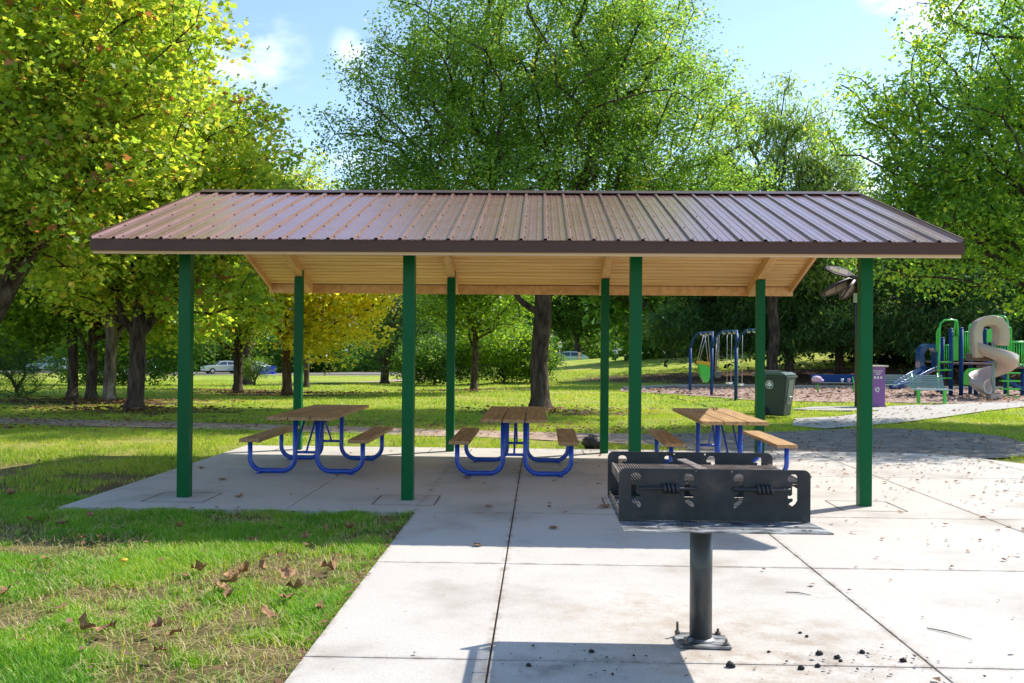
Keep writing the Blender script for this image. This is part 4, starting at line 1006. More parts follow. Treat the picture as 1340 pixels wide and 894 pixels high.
litter('edge_debris', 'straw and leaf crumbs collected along the slab edge', 620, f_edge, .032, M['litter'], 206, lambda x, y: x*0+.004)
def f_mulch(rg, N):
    x = rg.uniform(3, 30, N); y = rg.uniform(31, 42, N); k = in_poly(x, y, mulch); return x[k], y[k]
litter('wood_chips', 'pinkish wood chips covering the playground', 9000, f_mulch, .16, M['chips'], 207, lambda x, y: x*0+.0)
def f_crumb(rg, N):
    k = rg.integers(0, 3, N); cx = np.array([2.0, 1.75, .5])[k]; cy = np.array([5.05, 4.95, 4.95])[k]
    x = cx+rg.normal(0, .28, N); y = cy+rg.normal(0, .13, N); q = y > 4.4; return x[q], y[q]
litter('charcoal_crumbs', 'tiny charcoal crumbs on the slab near the grill', 130, f_crumb, .022, M['char'], 208)
# two thin twigs on the slab
for (u0, v0, u1, v1, lb) in ((1213, 823, 1272, 838, 'long thin twig on the slab at the lower right'), (1028, 776, 1062, 780, 'short straight twig on the slab right of the grill post')):
    a, b = gpt(u0, v0), gpt(u1, v1); a.z = b.z = .006; mid = (a+b)/2+Vector((0, .02, .003)); o = MB().tube([a, mid, b], [.003, .004, .002], 5).build('twig', M['rust']); o['label'] = lb; o['category'] = 'twig'
# yellow dandelion-like dot in the lawn
p = gpt(162, 731, .06); m = MB(); m.ball((0, 0, .05), (.03, .03, .012), 10, 5, .1); m.tube([(0, 0, -.03), (0, 0, .05)], .003, 5)
o = m.build('lawn_flower', M['yellow']); o.location = (p.x, p.y, 0); o['label'] = 'single small yellow flower in the sunlit lawn'; o['category'] = 'flower'

# ================================================================== WHEELED BINS, PURPLE BIN
def text_mesh(txt, size, mat, parent, mtx, name='lettering', ext=.002):
    cu = bpy.data.curves.new('t', 'FONT'); cu.body = txt; cu.size = size; cu.align_x = 'CENTER'; cu.extrude = ext
    co = bpy.data.objects.new('t', cu); C.objects.link(co)
    me = bpy.data.meshes.new_from_object(co.evaluated_get(bpy.context.evaluated_depsgraph_get())); bpy.data.objects.remove(co)
    me.transform(mtx); me.materials.clear(); me.materials.append(mat); me.name = name
    o = bpy.data.objects.new(name, me); C.objects.link(o); o.parent = parent; return o
def make_cart(label, cat, loc, rz, mat, lid):
    t = thing('wheeled_bin', label, cat, loc, rz)
    m = MB(); w0, d0, w1, d1, h = .44, .50, .60, .72, 1.0
    m.add([(-w0/2, -d0/2, .03), (w0/2, -d0/2, .03), (w0/2, d0/2, .03), (-w0/2, d0/2, .03), (-w1/2, -d1/2, h), (w1/2, -d1/2, h), (w1/2, d1/2, h), (-w1/2, d1/2, h)],
          [(0, 3, 2, 1), (4, 5, 6, 7), (0, 1, 5, 4), (1, 2, 6, 5), (2, 3, 7, 6), (3, 0, 4, 7)])
    b = m.build('body', mat, t, bevel=.035)
    MB().box((0, 0, h-.005), (w1+.05, d1+.05, .05)).build('rim', mat, t, bevel=.012)
    m = MB(); m.prism([(-.34, 1.025), (.40, 1.025), (.40, 1.05), (.30, 1.10), (-.22, 1.11), (-.34, 1.06)], 'x', -w1/2-.03, w1/2+.03); m.build('lid', lid, t, bevel=.012)
    m = MB(); m.tube([(-.24, .38, .90), (-.24, .46, .97), (.24, .46, .97), (.24, .38, .90)], .018, 8); m.build('handle', lid, t)
    # moulded recess strip and catch bar on the narrow side
    MB().box((0, -.318, .62), (.30, .03, .62), Matrix.Rotation(R(6), 3, 'X')).build('moulded_rib', M['cartpale'] if mat == M['cart'] else mat, t, bevel=.01)
    MB().tube([(-.1, -.335, .50), (.1, -.335, .50)], .014, 8).build('catch_bar', M['galv'], t)
    for s in (-1, 1):
        m = MB(); m.tube([(s*.25, .26, .125), (s*.31, .26, .125)], .125, 20); m.build('wheel', M['tyre'], t)
    return t
cart = make_cart('dark green wheeled rubbish cart with a round tree emblem beside the right rear post', 'rubbish bin', (6.10, 23.6, 0), R(52), M['cart'], M['cartlid'])
# emblem: white disc with a dark tree shape on the side facing the shelter
em_m = Matrix.Translation((-.305, .08, .80)) @ Matrix.Rotation(R(-90), 4, 'Z') @ Matrix.Rotation(R(90), 4, 'X') @ Matrix.Rotation(R(4), 4, 'X')
def disc(r, n=28): return [(r*math.cos(2*PI*k/n), r*math.sin(2*PI*k/n)) for k in range(n)]
em = plate('emblem', disc(.105), [disc(.092)], .004, M['white'], cart, em_m)
tree_p = [(-.012, -.075), (.012, -.075), (.012, -.035), (.045, -.04), (.068, -.015), (.06, .015), (.045, .035), (.03, .06), (0, .075), (-.03, .06), (-.045, .035), (-.06, .015), (-.068, -.015), (-.045, -.04), (-.012, -.035)]
plate('emblem_tree', [(x*1.05, y*1.05) for x, y in tree_p], [], .004, M['white'], em, em_m @ Matrix.Translation((0, 0, .001)))
make_cart('tan wheeled bin almost hidden behind the right rear post', 'rubbish bin', (6.34, 25.2, 0), R(90), M['tancart'], M['cart'])
pb = thing('recycling_bin', 'tall narrow purple bin with a flat pale lid beside the green post', 'recycling bin', (10.22, 28.6, 0), R(8))
MB().box((0, 0, .60), (.46, .46, 1.14)).box((0, 0, .03), (.50, .50, .07)).build('body', M['pvioletbin'], pb, bevel=.01)
MB().box((0, 0, 1.20), (.60, .58, .045)).build('lid', M['bincover'], pb, bevel=.008)
MB().box((0, -.232, .55), (.36, .006, .80)).build('door_panel', M['pvioletbin'], pb, bevel=.002)
fm = lambda x, z: Matrix.Translation((x, -.238, z)) @ Matrix.Rotation(R(90), 4, 'X')
m = MB()
for z, w in ((1.06, .30), (1.005, .22), (.955, .14)):
    n = int(w/.028)
    for k in range(n): m.box((-w/2+w*(k+.5)/n, -.237, z), (.018, .004, .028))
lt = m.build('lettering', M['white'], pb); 
m = MB()
for k in (-1, 0, 1): m.box((k*.10, -.237, .86), (.055, .004, .07))
m.build('pictograms', M['white'], pb)
m = MB()
for a in (0, 120, 240):
    c, s = math.cos(R(a)), math.sin(R(a)); pts = [(-.05, .035), (.03, .035), (.03, .015), (.065, .047), (.03, .08), (.03, .06), (-.05, .06)]
    m.add([(-.02+c*x-s*y, -.239, .50+s*x+c*y) for x, y in pts], [tuple(range(7))])
m.build('recycling_arrows', M['white'], pb)

# ================================================================== SWING SET
sw = thing('swing_set', 'blue arched swing frame standing in the wood chips', 'swing set', (6.45, 34.4, 0))
def sl(x, y, z): return Vector((x, y, z))-Vector((6.45, 34.4, 0))
posts = [(6.12, 37.4), (6.44, 34.5), (6.74, 31.7), (6.90, 28.95)]
ZB = 2.30
for i, (x, y) in enumerate(posts):
    m = MB(); m.tube([sl(x, y, -.1), sl(x, y, 1.75 if i < 3 else 2.0)], .057, 12)
    p = m.build('post', M['pblue'], sw)
for i in range(3):
    (x0, y0), (x1, y1) = posts[i], posts[i+1]
    pts = []
    for k in range(17):
        f = k/16; x = x0+(x1-x0)*f; y = y0+(y1-y0)*f
        e = max(0, 1-min(f, 1-f)/.26); z = ZB-(1-math.sqrt(max(0, 1-e*e)))*.62
        pts.append(sl(x+.30*(4*f*(1-f)), y, z))
    MB().tube(pts, .042, 10).build('arch_tube', M['pblue'], sw)
    # steel hanger collars
    for f in (.25, .40, .60, .75):
        x = x0+(x1-x0)*f+.30*4*f*(1-f); y = y0+(y1-y0)*f
        MB().box(sl(x, y, ZB-.04), (.10, .05, .12)).build('hanger', M['galv'], sw, bevel=.01)
def chains(x, y, zt, zs, hw, spread, par_):
    m = MB()
    for s in (-1, 1):
        a = Vector((x, y+s*hw, zt)); b = Vector((x, y+s*hw*spread, zs))
        m.tube([a, b], .012, 5)
    return m
def mid(i, f):
    (x0, y0), (x1, y1) = posts[i], posts[i+1]; return x0+(x1-x0)*f+.30*4*f*(1-f), y0+(y1-y0)*f
x, y = mid(0, .32)
s1 = thing('adaptive_swing', 'green molded swing seat with yellow harness bar hanging from chains', 'swing', (x, y, .0))
m = MB(); m.prism([(-.22, 1.15), (.25, 1.02), (.30, .94), (.16, .42), (.02, .38), (-.12, .62)], 'y', -.22, .22); m.build('seat', M['pgreen'], s1, bevel=.03)
m = MB(); m.prism([(-.27, 1.20), (.25, 1.17), (.33, .80), (.25, .84), (.16, 1.05), (-.22, 1.10)], 'y', -.245, .245); m.build('harness_bar', M['yellow'], s1, bevel=.02)
m = MB()
for a, b in (((-.22, -.2), (.05, -.35)), ((.22, -.2), (.10, -.35)), ((-.22, .2), (.05, .35)), ((.22, .2), (.10, .35))): m.tube([(a[0], a[1], 1.15), (b[0], b[1], ZB-.08)], .012, 5)
m.build('chain', M['chain'], s1)
x, y = mid(0, .72)
s2 = thing('bucket_swing', 'small grey bucket swing for toddlers beside the green seat', 'swing', (x+.22, y, 0))
m = MB(); m.box((0, 0, .72), (.24, .26, .24), None, .75); m.build('seat', M['benchdark'], s2, bevel=.03)
m = MB(); m.tube([(0, -.13, .84), (0, -.20, ZB-.08)], .012, 5); m.tube([(0, .13, .84), (0, .20, ZB-.08)], .012, 5); m.tube([(-.10, 0, .84), (-.02, .20, ZB-.4)], .012, 5); m.build('chain', M['chain'], s2)
for i, (f, lb) in enumerate(((.30, 'flat belt swing hanging left of the nearest blue post'), (.78, 'flat belt swing hanging behind the nearest blue post'))):
    x, y = mid(1, f) if i == 0 else mid(1, .80)
    s3 = thing('belt_swing', lb, 'swing', (x+.12, y, 0), R(60), 'belt swings')
    m = MB(); pts = [(-.22+.44*k/8, 0, .50-.06*math.sin(PI*k/8)) for k in range(9)]
    for a, b in zip(pts[:-1], pts[1:]): m.box(((a[0]+b[0])/2, 0, (a[2]+b[2])/2), (.060, .14, .02))
    m.build('seat', M['white'], s3)
    m = MB(); m.tube([(-.22, 0, .52), (-.24, 0, ZB-.1)], .011, 5); m.tube([(.22, 0, .52), (.24, 0, ZB-.1)], .011, 5); m.build('chain', M['chain'], s3)

# ================================================================== LEAF-SHAPED SHADE
lsx, lsy = at(1114, 400, 28.3).xy
ls = thing('leaf_shade', 'tall pole topped by drooping leaf shaped brown shade panels', 'shade structure', (lsx+.17, lsy, 0))
MB().tube([(0, 0, 0), (0, 0, 3.75)], .055, 12).build('pole', M['shadef'], ls)
MB().ball((0, 0, 3.78), (.16, .16, .12)).build('hub', M['shadef'], ls)
MB().box((-.05, -.06, 3.22), (.16, .03, .28)).build('plaque', M['galv'], ls)
for k, (az, dr, L) in enumerate(((192, 24, 1.30), (222, 36, 1.05), (160, -18, .95), (100, 25, .8), (140, 50, .8))):
    m = Matrix.Rotation(R(az), 4, 'Z') @ Matrix.Rotation(R(dr), 4, 'Y'); m = Matrix.Translation((0, 0, 3.80+(.06 if k == 2 else 0))) @ m @ Matrix.Rotation(R(52 if k != 2 else -40), 4, 'X')
    outl = [(.10, 0), (.28, .17), (.62*L, .21), (L*.92, .10), (L, 0), (L*.9, -.10), (.62*L, -.21), (.28, -.17)]
    f = plate('leaf_frame', outl, [], .05, M['shadef'], ls, m)
    for (a, b) in ((.30, .57), (.60, .86)):
        inn = [(a*L, -.11), (b*L, -.12 if b < .7 else -.07), (b*L, .12 if b < .7 else .07), (a*L, .11)]
        plate('leaf_panel', inn, [], .062, M['shadep'], f, m)

# ================================================================== BENCHES
be = thing('park_bench', 'slatted blue grey bench with bright green frame by the mulch', 'bench', tuple(at(1219, 527, 30.2).xy)+(0,), R(4))
m = MB()
for k in range(7): m.box((0, -.10+.075*k-.1, .44+.004*k), (1.15, .052, .025))
m.build('seat', M['benchmesh'], be, bevel=.004)
m = MB()
for k in range(7): m.box((-.22*0-.0, .34+.022*k, .52+.058*k), (1.15, .022, .042), Matrix.Rotation(R(-20), 3, 'X'))
m.build('backrest', M['benchmesh'], be, bevel=.003)
for s in (-.42, .42):
    MB().tube([(s, -.2, .425), (s, .28, .425), (s, .36, .50), (s, .50, .95)], .024, 8).build('frame', M['pgreen'], be)
    MB().box((s, .0, .21), (.085, .085, .42)).build('leg', M['pgreen'], be, bevel=.008)
# blue picnic bench with items, and grey table behind the bin
bx_, by_ = at(1092, 508, 37.5).xy
tb1 = thing('blue_bench', 'long blue bench with green legs at the edge of the shade', 'bench', (bx_, by_, 0))
m = MB(); m.box((0, .12, .56), (1.75, .04, .30), Matrix.Rotation(R(-12), 3, 'X')); m.build('backrest', M['pblue'], tb1, bevel=.01)
MB().box((0, -.10, .38), (1.75, .36, .04)).build('seat', M['benchdark'], tb1, bevel=.01)
for s in (-.65, .75): MB().tube([(s, 0, 0), (s, 0, .38), (s, .16, .66)], .03, 8).build('leg', M['pgreen'], tb1)
random.seed(3)
o = MB().ball((0, 0, .12), (.20, .14, .13), 12, 8, .15).ball((.12, -.02, .06), (.16, .12, .08), 10, 6, .2).build('cloth_bag', M['pink']); o.location = (bx_-.74, by_-.16, .40); o['label'] = 'pink and white cloth bag lying on the blue bench end'; o['category'] = 'bag'
for dx, mt, lb in ((.26, 'white', 'white paper cup on the blue bench'), (.52, 'pink', 'pink cup on the blue bench, right of the white one')):
    o = MB().tube([(0, 0, 0), (0, 0, .16)], [.04, .055], 12).build('cup', M[mt]); o.location = (bx_+dx, by_-.12, .402); o['label'] = lb; o['category'] = 'cup'
bx_, by_ = at(1178, 512, 35.0).xy
tb2 = thing('metal_bench', 'grey mesh bench low behind the purple bin', 'bench', (bx_, by_, 0))
m = MB()
for k in range(5): m.box((0, .20+.02*k, .50+.065*k), (1.7, .02, .045))
m.build('backrest', M['benchmesh'], tb2); MB().box((0, -.08, .42), (1.75, .40, .04)).build('seat', M['benchmesh'], tb2, bevel=.006)
for s in (-.6, .55): MB().box((s, .0, .2), (.07, .07, .40)).build('leg', M['benchdark'], tb2)

# ================================================================== PLAYGROUND TOWER
PY = 35.6
o0 = at(1260, 520, PY); ox, oy = o0.x, PY
pg = thing('play_structure', 'green and blue playground tower with railings, ladders and tunnel slide', 'playground tower', (ox, oy, 0))
def pl(u, v, dy=0.0):
    p = at(u, v, PY+dy); return Vector((p.x-ox, p.y-oy, p.z))
def vpost(u, vtop, dy, mat='pblue', r=.075):
    p = pl(u, vtop, dy); MB().tube([(p.x, p.y, 0), (p.x, p.y, p.z)], r, 12).ball((p.x, p.y, p.z), (r*1.1, r*1.1, .05)).build('post', M[mat], pg)
for u, v, dy in ((1233.5, 443, 1.2), (1244.5, 431, 0), (1258, 430, 0), (1290, 432, 1.6), (1277, 505, .6), (1316, 436, 1.8), (1338, 478, .8), (1270, 436, 1.6), (1228, 450, 2.2), (1352, 440, .8)): vpost(u, v, dy)
# decks
m = MB()
for (u0, u1, v, d0, d1) in ((1244, 1300, 476, 0, 1.6), (1300, 1352, 481, .4, 1.8), (1228, 1246, 474, 1.0, 2.2)):
    a = pl(u0, v, d0); b = pl(u1, v, d0); m.box(((a.x+b.x)/2, (d0+d1)/2, a.z), (b.x-a.x, d1-d0, .07))
m.build('deck', M['deck'], pg, bevel=.01)
def panel_px(name, u0, u1, v0, v1, dy, mat, round_top=False, th=.05, holes=False):
    a = pl(u0, v1, dy); b = pl(u1, v0, dy); w = b.x-a.x; h = b.z-a.z
    if round_top:
        r = min(w/2, .30); pts = [(0, 0), (w, 0), (w, h-r)]+[(w-r+r*math.cos(PI/2*k/6), h-r+r*math.sin(PI/2*k/6)) for k in range(1, 7)]+[(r-r*math.sin(PI/2*k/6), h-r+r*math.cos(PI/2*k/6)) for k in range(0, 7)]
    else: pts = [(0, 0), (w, 0), (w, h), (0, h)]
    m = MB(); m.prism([(a.x+x, a.z+z) for x, z in pts], 'y', dy-th/2, dy+th/2); return m.build(name, mat, pg, bevel=.012)
panel_px('wall_panel', 1246, 1254.5, 440, 472, .05, M['pgreen'])
panel_px('wall_panel', 1267, 1277, 423, 458, 1.1, M['pgreen'], True)
panel_px('wall_panel', 1291, 1303, 430, 448, 1.3, M['pgreen'], True)
lp = panel_px('climbing_panel', 1260, 1297, 482, 504, .0, M['pgreen'], True)
# white flower sprig on the lower panel
c_ = pl(1279, 494, -.06); m = MB()
for (dx, dz, r) in ((-.12, .05, .035), (0, .10, .045), (.12, .06, .035), (.22, .10, .03), (-.02, -.02, .03)):
    m.add([(c_.x+dx+r*math.cos(2*PI*k/8), -.045, c_.z+dz+r*math.sin(2*PI*k/8)) for k in range(8)], [tuple(range(8))])
m.tube([(c_.x-.12, -.045, c_.z+.03), (c_.x, -.045, c_.z-.16), (c_.x+.12, -.045, c_.z+.04)], .012, 5)
m.build('flower_mark', M['white'], lp)
# stepped ladders with tall loop handrails
def loop(pts, name='handrail', r=.034): MB().tube([pl(*p) for p in pts], r, 10).build(name, M['pgreen'], pg)
loop([(1227.5, 505, -.5), (1228.5, 470, -.45), (1229.5, 432, -.4), (1231, 423, -.4), (1236, 419, -.4), (1246, 418.7, -.3), (1252, 419.5, -.2), (1253, 424, -.2), (1252.5, 440, -.1)])
loop([(1226, 460, -.3), (1226, 436, -.3), (1227.5, 431, -.3), (1229.5, 430, -.3)])
loop([(1248, 440, -.05), (1250.5, 421, -.2)]); loop([(1254, 440, -.05), (1252.5, 421, -.2)])
loop([(1299, 420, .6), (1299.5, 414.5, .4), (1304, 413.5, .2), (1313, 414, -.2), (1317.5, 417, -.3), (1319, 424, -.3), (1319, 518, -.6)])
loop([(1319, 428, -.3), (1322, 429, -.2), (1323, 434, -.2), (1323, 462, -.1)])
m = MB()
for v in (474, 484.5, 495): a = pl(1228, v, -.4); b = pl(1245, v, -.2); m.tube([a, b], .028, 8)
m.build('rungs', M['pgreen'], pg)
m = MB()
for v in (488, 498.5, 509, 519): a = pl(1309, v, -.5); b = pl(1334, v, -.5); m.box(((a.x+b.x)/2, a.y, a.z), (b.x-a.x, .2, .05))
m.build('steps', M['pgreen'], pg)
# barrier railings
def railing(u0, u1, v0, v1, dy, n):
    m = MB(); a, b = pl(u0, v0, dy), pl(u1, v0, dy); c, d = pl(u0, v1, dy), pl(u1, v1, dy)
    m.tube([a, b], .025, 8); m.tube([c, d], .025, 8)
    for k in range(n+1): f = k/n; m.tube([a.lerp(b, f), c.lerp(d, f)], .016, 6)
    m.build('railing', M['pgreen'], pg)
railing(1259, 1268, 434.5, 468, .5, 4); railing(1312, 1352, 448, 478, .3, 13); railing(1236, 1244, 452, 483, .9, 3); railing(1303, 1312, 450, 474, 1.5, 3)
railing(1312, 1352, 447, 477, 1.8, 11)
# blue bits: hooded slide entrance and the two small slides
hd = MB(); a = pl(1201, 482, 1.2); b = pl(1227, 450, 1.2); w = b.x-a.x; h = b.z-a.z
fr = [(0, 0), (w, 0), (w, h*.80), (w*.75, h), (w*.3, h), (0, h*.78)]
inn = [(w*.22, h*.04), (w*.22, h*.62), (w*.4, h*.82), (w*.66, h*.82), (w*.80, h*.62), (w*.80, h*.04)]
plate('slide_hood', fr, [inn], .45, M['pblued'], pg, Matrix.Translation((a.x, 1.2, a.z)) @ Matrix.Rotation(PI/2, 4, 'X'))
def chute(pts, w, name, mat, parent, hw=.17):
    """open U-shaped chute swept along pts"""
    P = [Vector(p) for p in pts]; V = []; n = len(P); prof_ = [(-1, 1), (-.96, .4), (-.8, .06), (-.4, 0), (.4, 0), (.8, .06), (.96, .4), (1, 1), (1.12, 1.0), (1.08, .3), (.9, -.06), (.4, -.14), (-.4, -.14), (-.9, -.06), (-1.08, .3), (-1.12, 1.0)]
    for i in range(n):
        d = (P[min(i+1, n-1)]-P[max(i-1, 0)]); d2 = Vector((d.x, d.y, 0)).normalized(); s = Vector((d2.y, -d2.x, 0))
        for a_, b_ in prof_: V.append(P[i]+s*(a_*w/2)+Vector((0, 0, b_*hw)))
    k = len(prof_); F = [(i*k+j, i*k+(j+1) % k, (i+1)*k+(j+1) % k, (i+1)*k+j) for i in range(n-1) for j in range(k)]
    m = MB(); m.add(V, F, True); return m.build(name, mat, parent)
chute([pl(1220, 484, .9), pl(1212, 487, .5), pl(1200, 493, .1), pl(1188, 500, -.3), pl(1178, 506, -.6), pl(1170, 509, -.7)], .5, 'slide', M['pblued'], pg)
chute([pl(1290, 470, .9), pl(1300, 481, .7), pl(1312, 494, .5), pl(1324, 505, .3), pl(1336, 512, .1), pl(1346, 514, 0)], .5, 'slide', M['pblued'], pg)

# spiral slide: one chute wound round its pole, with the arched hood at its mouth
ssx, ssy = at(1300, 522, 34.0).xy
ss = thing('spiral_slide', 'beige spiral slide curling down in front of the green tower', 'slide', (ssx, ssy, 0))
def sp(u, v, dy=0.0):
    p = at(u, v, 34.0+dy); return Vector((p.x-ssx, p.y-ssy, p.z))
ctr = sp(1300, 480)
def spiral(turn0, turn1, z0, z1, rad, w, n, wall_o, wall_i):
    V = []; prof_ = [(-w/2, wall_i), (-w/2+.03, .10), (-w/2+.12, .0), (0, -.03), (w/2-.14, .0), (w/2-.03, .12), (w/2+.03, wall_o), (w/2+.08, wall_o), (w/2+.05, .05), (w/2-.10, -.08), (0, -.10), (-w/2+.10, -.07), (-w/2-.03, .04), (-w/2-.05, wall_i)]
    for i in range(n+1):
        f = i/n; a = turn0+(turn1-turn0)*f; z = z0+(z1-z0)*(f**.95); flare = 1+.25*max(0, f-.85)/.15
        dx, dy = math.cos(a), math.sin(a)
        for r_, h_ in prof_: V.append((ctr.x+dx*(rad+r_*flare), ctr.y+dy*(rad+r_*flare), z+h_))
    k = len(prof_); F = [(i*k+j, i*k+(j+1) % k, (i+1)*k+(j+1) % k, (i+1)*k+j) for i in range(n) for j in range(k)]
    F += [tuple(range(k)), tuple(range(n*k, n*k+k))[::-1]]
    m = MB(); m.add(V, F, True); return m
# starts at the deck (left, high), sweeps front to the right, round the back and out at the bottom front-left
spiral(R(185), R(185+400), 1.72, .22, .42, .62, 64, .36, .12).build('chute', M['slide'], ss)
MB().tube([(ctr.x, ctr.y, 0), (ctr.x, ctr.y, 2.0)], .06, 12).build('centre_pole', M['benchmesh'], ss)
# hood arch
hp = []
for (u, v) in ((1278, 468), (1276.5, 448), (1276, 434), (1279.5, 424), (1286, 420), (1295, 419), (1304, 421), (1309.5, 429), (1310.5, 441), (1309, 452)): hp.append(sp(u, v, -.1))
m = MB(); V = []; n_ = len(hp)
for i in range(n_):
    d = (hp[min(i+1, n_-1)]-hp[max(i-1, 0)]).normalized(); nn = Vector((d.z, 0, -d.x))
    for (q, y_) in ((-.17, -.30), (.17, -.22), (.22, .25), (-.10, .30)): V.append(hp[i]+nn*q+Vector((0, y_, 0)))
m.add(V, [(i*4+j, i*4+(j+1) % 4, (i+1)*4+(j+1) % 4, (i+1)*4+j) for i in range(n_-1) for j in range(4)]+[(0, 1, 2, 3), ((n_-1)*4+3, (n_-1)*4+2, (n_-1)*4+1, (n_-1)*4)], True)
m.build('hood', M['slide'], ss, bevel=.03)
a = sp(1281, 467, .1); MB().box((a.x+.05, .2, a.z-.02), (.75, .5, .26)).build('entry_platform', M['deck'], ss, bevel=.02)
b = sp(1301, 518, -.4); MB().box((b.x, b.y, .09), (.42, .42, .2)).build('foot', M['slide'], ss, bevel=.03)

# ================================================================== CARS, HOUSE, CHAIRS, SIGN far behind
def make_car(label, mat, loc, rz, van=False, sh_=1.0):
    t = thing('parked_car', label, 'car', loc, rz, 'cars parked beyond the lawn')
    L, W = 4.5, 1.75; hr = 1.45 if not van else 1.75
    low = [(-2.22, .30), (-2.25, .62), (-2.10, .86), (-1.0, .96), (1.2, .99), (2.05, .95), (2.24, .70), (2.22, .30)]
    m = MB(); n = len(low)
    for wf, hf in ((1, 1),):
        V = [(x, -W/2*(.93 if abs(x) > 2.15 else 1), z) for x, z in low]+[(x, W/2*(.93 if abs(x) > 2.15 else 1), z) for x, z in low]
        m.add(V, [tuple(range(n)), tuple(range(n, 2*n))[::-1]]+[((i+1) % n, i, n+i, n+(i+1) % n) for i in range(n)])
    m.build('body', mat, t, bevel=.06)
    cab = [(-1.05, .93), (-.35, hr-.06), (.1, hr), (.95, hr-.02), (1.25 if not van else 2.0, hr-.12 if van else hr-.14), (1.95 if not van else 2.15, .95)]
    n = len(cab); m = MB()
    V = [(x, -W/2*(.94 if z < 1 else .74), z) for x, z in cab]+[(x, W/2*(.94 if z < 1 else .74), z) for x, z in cab]
    m.add(V, [tuple(range(n)), tuple(range(n, 2*n))[::-1]]+[((i+1) % n, i, n+i, n+(i+1) % n) for i in range(n)])
    cb = m.build('cabin', mat, t, bevel=.04)
    for s in (-1, 1):
        def sd(x, z): 
            k = (z-.93)/(hr-.93); return (x, s*(W/2*(.94+(.74-.94)*k)+.012), z)
        for q in ([(-.86, 1.0), (-.30, hr-.12), (.28, hr-.09), (.28, 1.0)], [(.38, 1.0), (.38, hr-.09), (1.05, hr-.12), (1.6, 1.0)]):
            MB().add([sd(*a) for a in q], [(0, 1, 2, 3)] if s > 0 else [(3, 2, 1, 0)]); mm = MB(); mm.add([sd(*a) for a in q], [(0, 1, 2, 3)]); mm.build('window', M['glass'], t)
    mm = MB(); mm.add([(-1.01, -.70, 1.0), (-1.01, .70, 1.0), (-.42, .60, hr-.10), (-.42, -.60, hr-.10)], [(0, 1, 2, 3)]); w_ = mm.build('windscreen', M['glass'], t); w_.location = (-.03, 0, .02)
    for x in (-1.4, 1.4):
        for s in (-1, 1):
            w = MB().tube([(x, s*(W/2-.20), .32), (x, s*(W/2+.01), .32)], .32, 20).build('wheel', M['tyre'], t)
            MB().tube([(x, s*(W/2), .32), (x, s*(W/2+.02), .32)], .19, 12).build('rim', M['galv'], w)
    for s in (-1, 1):
        MB().box((-2.2, s*.62, .68), (.12, .34, .14)).build('headlight', M['white'], t, bevel=.02)
        MB().box((2.2, s*.66, .76), (.08, .28, .14)).build('tail_light', M['signred'], t, bevel=.02)
    return t
def car_at(u, Y, label, mat, rz, van=False, dz=0):
    p = at(u, 470, Y); return make_car(label, mat, (p.x, Y, Tz(p.x, Y)+.03+dz), rz, van)
car_at(742, 97, 'silver blue sedan parked on the crest right of the big trunk', M['car_paleblue'], R(0))
car_at(833, 98, 'pale silver car half hidden by the green posts on the crest', M['car_silver'], R(4), dz=.25)
car_at(291, 107, 'silver hatchback behind the slim lawn tree at the left', M['car_silver'], R(38))
car_at(330, 107, 'white rounded car next to the silver hatchback', M['car_white2'], R(-30))
car_at(183, 104, 'dark car with pale bonnet showing right of the forked trunk', M['car_navy'], R(-25))
car_at(62, 108, 'pale blue car glimpsed behind the three left trunks', M['car_paleblue'], R(0), True)
def camp_chair(u, Y, label):
    p = at(u, 487, Y); z = Tz(p.x, Y); t = thing('camp_chair', label, 'folding chair', (p.x, Y, z), 0, 'blue folding chairs on the far lawn')
    MB().box((0, .2, .75), (.95, .05, .75), Matrix.Rotation(R(-15), 3, 'X')).build('backrest', M['campblue'], t, bevel=.02); MB().box((0, -.1, .42), (.9, .6, .05)).build('seat', M['campblue'], t, bevel=.02)
    for s in (-.4, .4):
        for y in (-.35, .2): MB().tube([(s, y, 0), (s, y, .42)], .02, 6).build('leg', M['galv'], t)
camp_chair(343, 84, 'left one of the two blue folding chairs on the far lawn'); camp_chair(353, 83, 'right one of the two blue folding chairs on the far lawn')
# sign post by the road
p = at(732.5, 455, 95); z = Tz(p.x, 95)
sg = thing('road_sign', 'small white parking sign with red marking beside the crest road', 'sign', (p.x, 95, z-.1))
MB().tube([(0, 0, 0), (0, 0, 2.6)], .04, 8).build('post', M['galv'], sg); MB().box((0, -.06, 2.25), (.42, .02, .62)).build('plate', M['white'], sg, bevel=.004); MB().box((0, -.075, 2.38), (.30, .01, .16)).build('marking', M['signred'], sg)
# kerb posts by the far lawn road (small pale marker)
p = at(758, 462, 96); o = MB().box((0, 0, .6), (.22, .22, 1.2)).box((0, 0, 1.23), (.28, .28, .08)).build('marker_post', M['cream'], bevel=.02); o.location = (p.x, 96, Tz(p.x, 96)); o['label'] = 'short pale wooden marker post right of the silver blue sedan'; o['category'] = 'post'
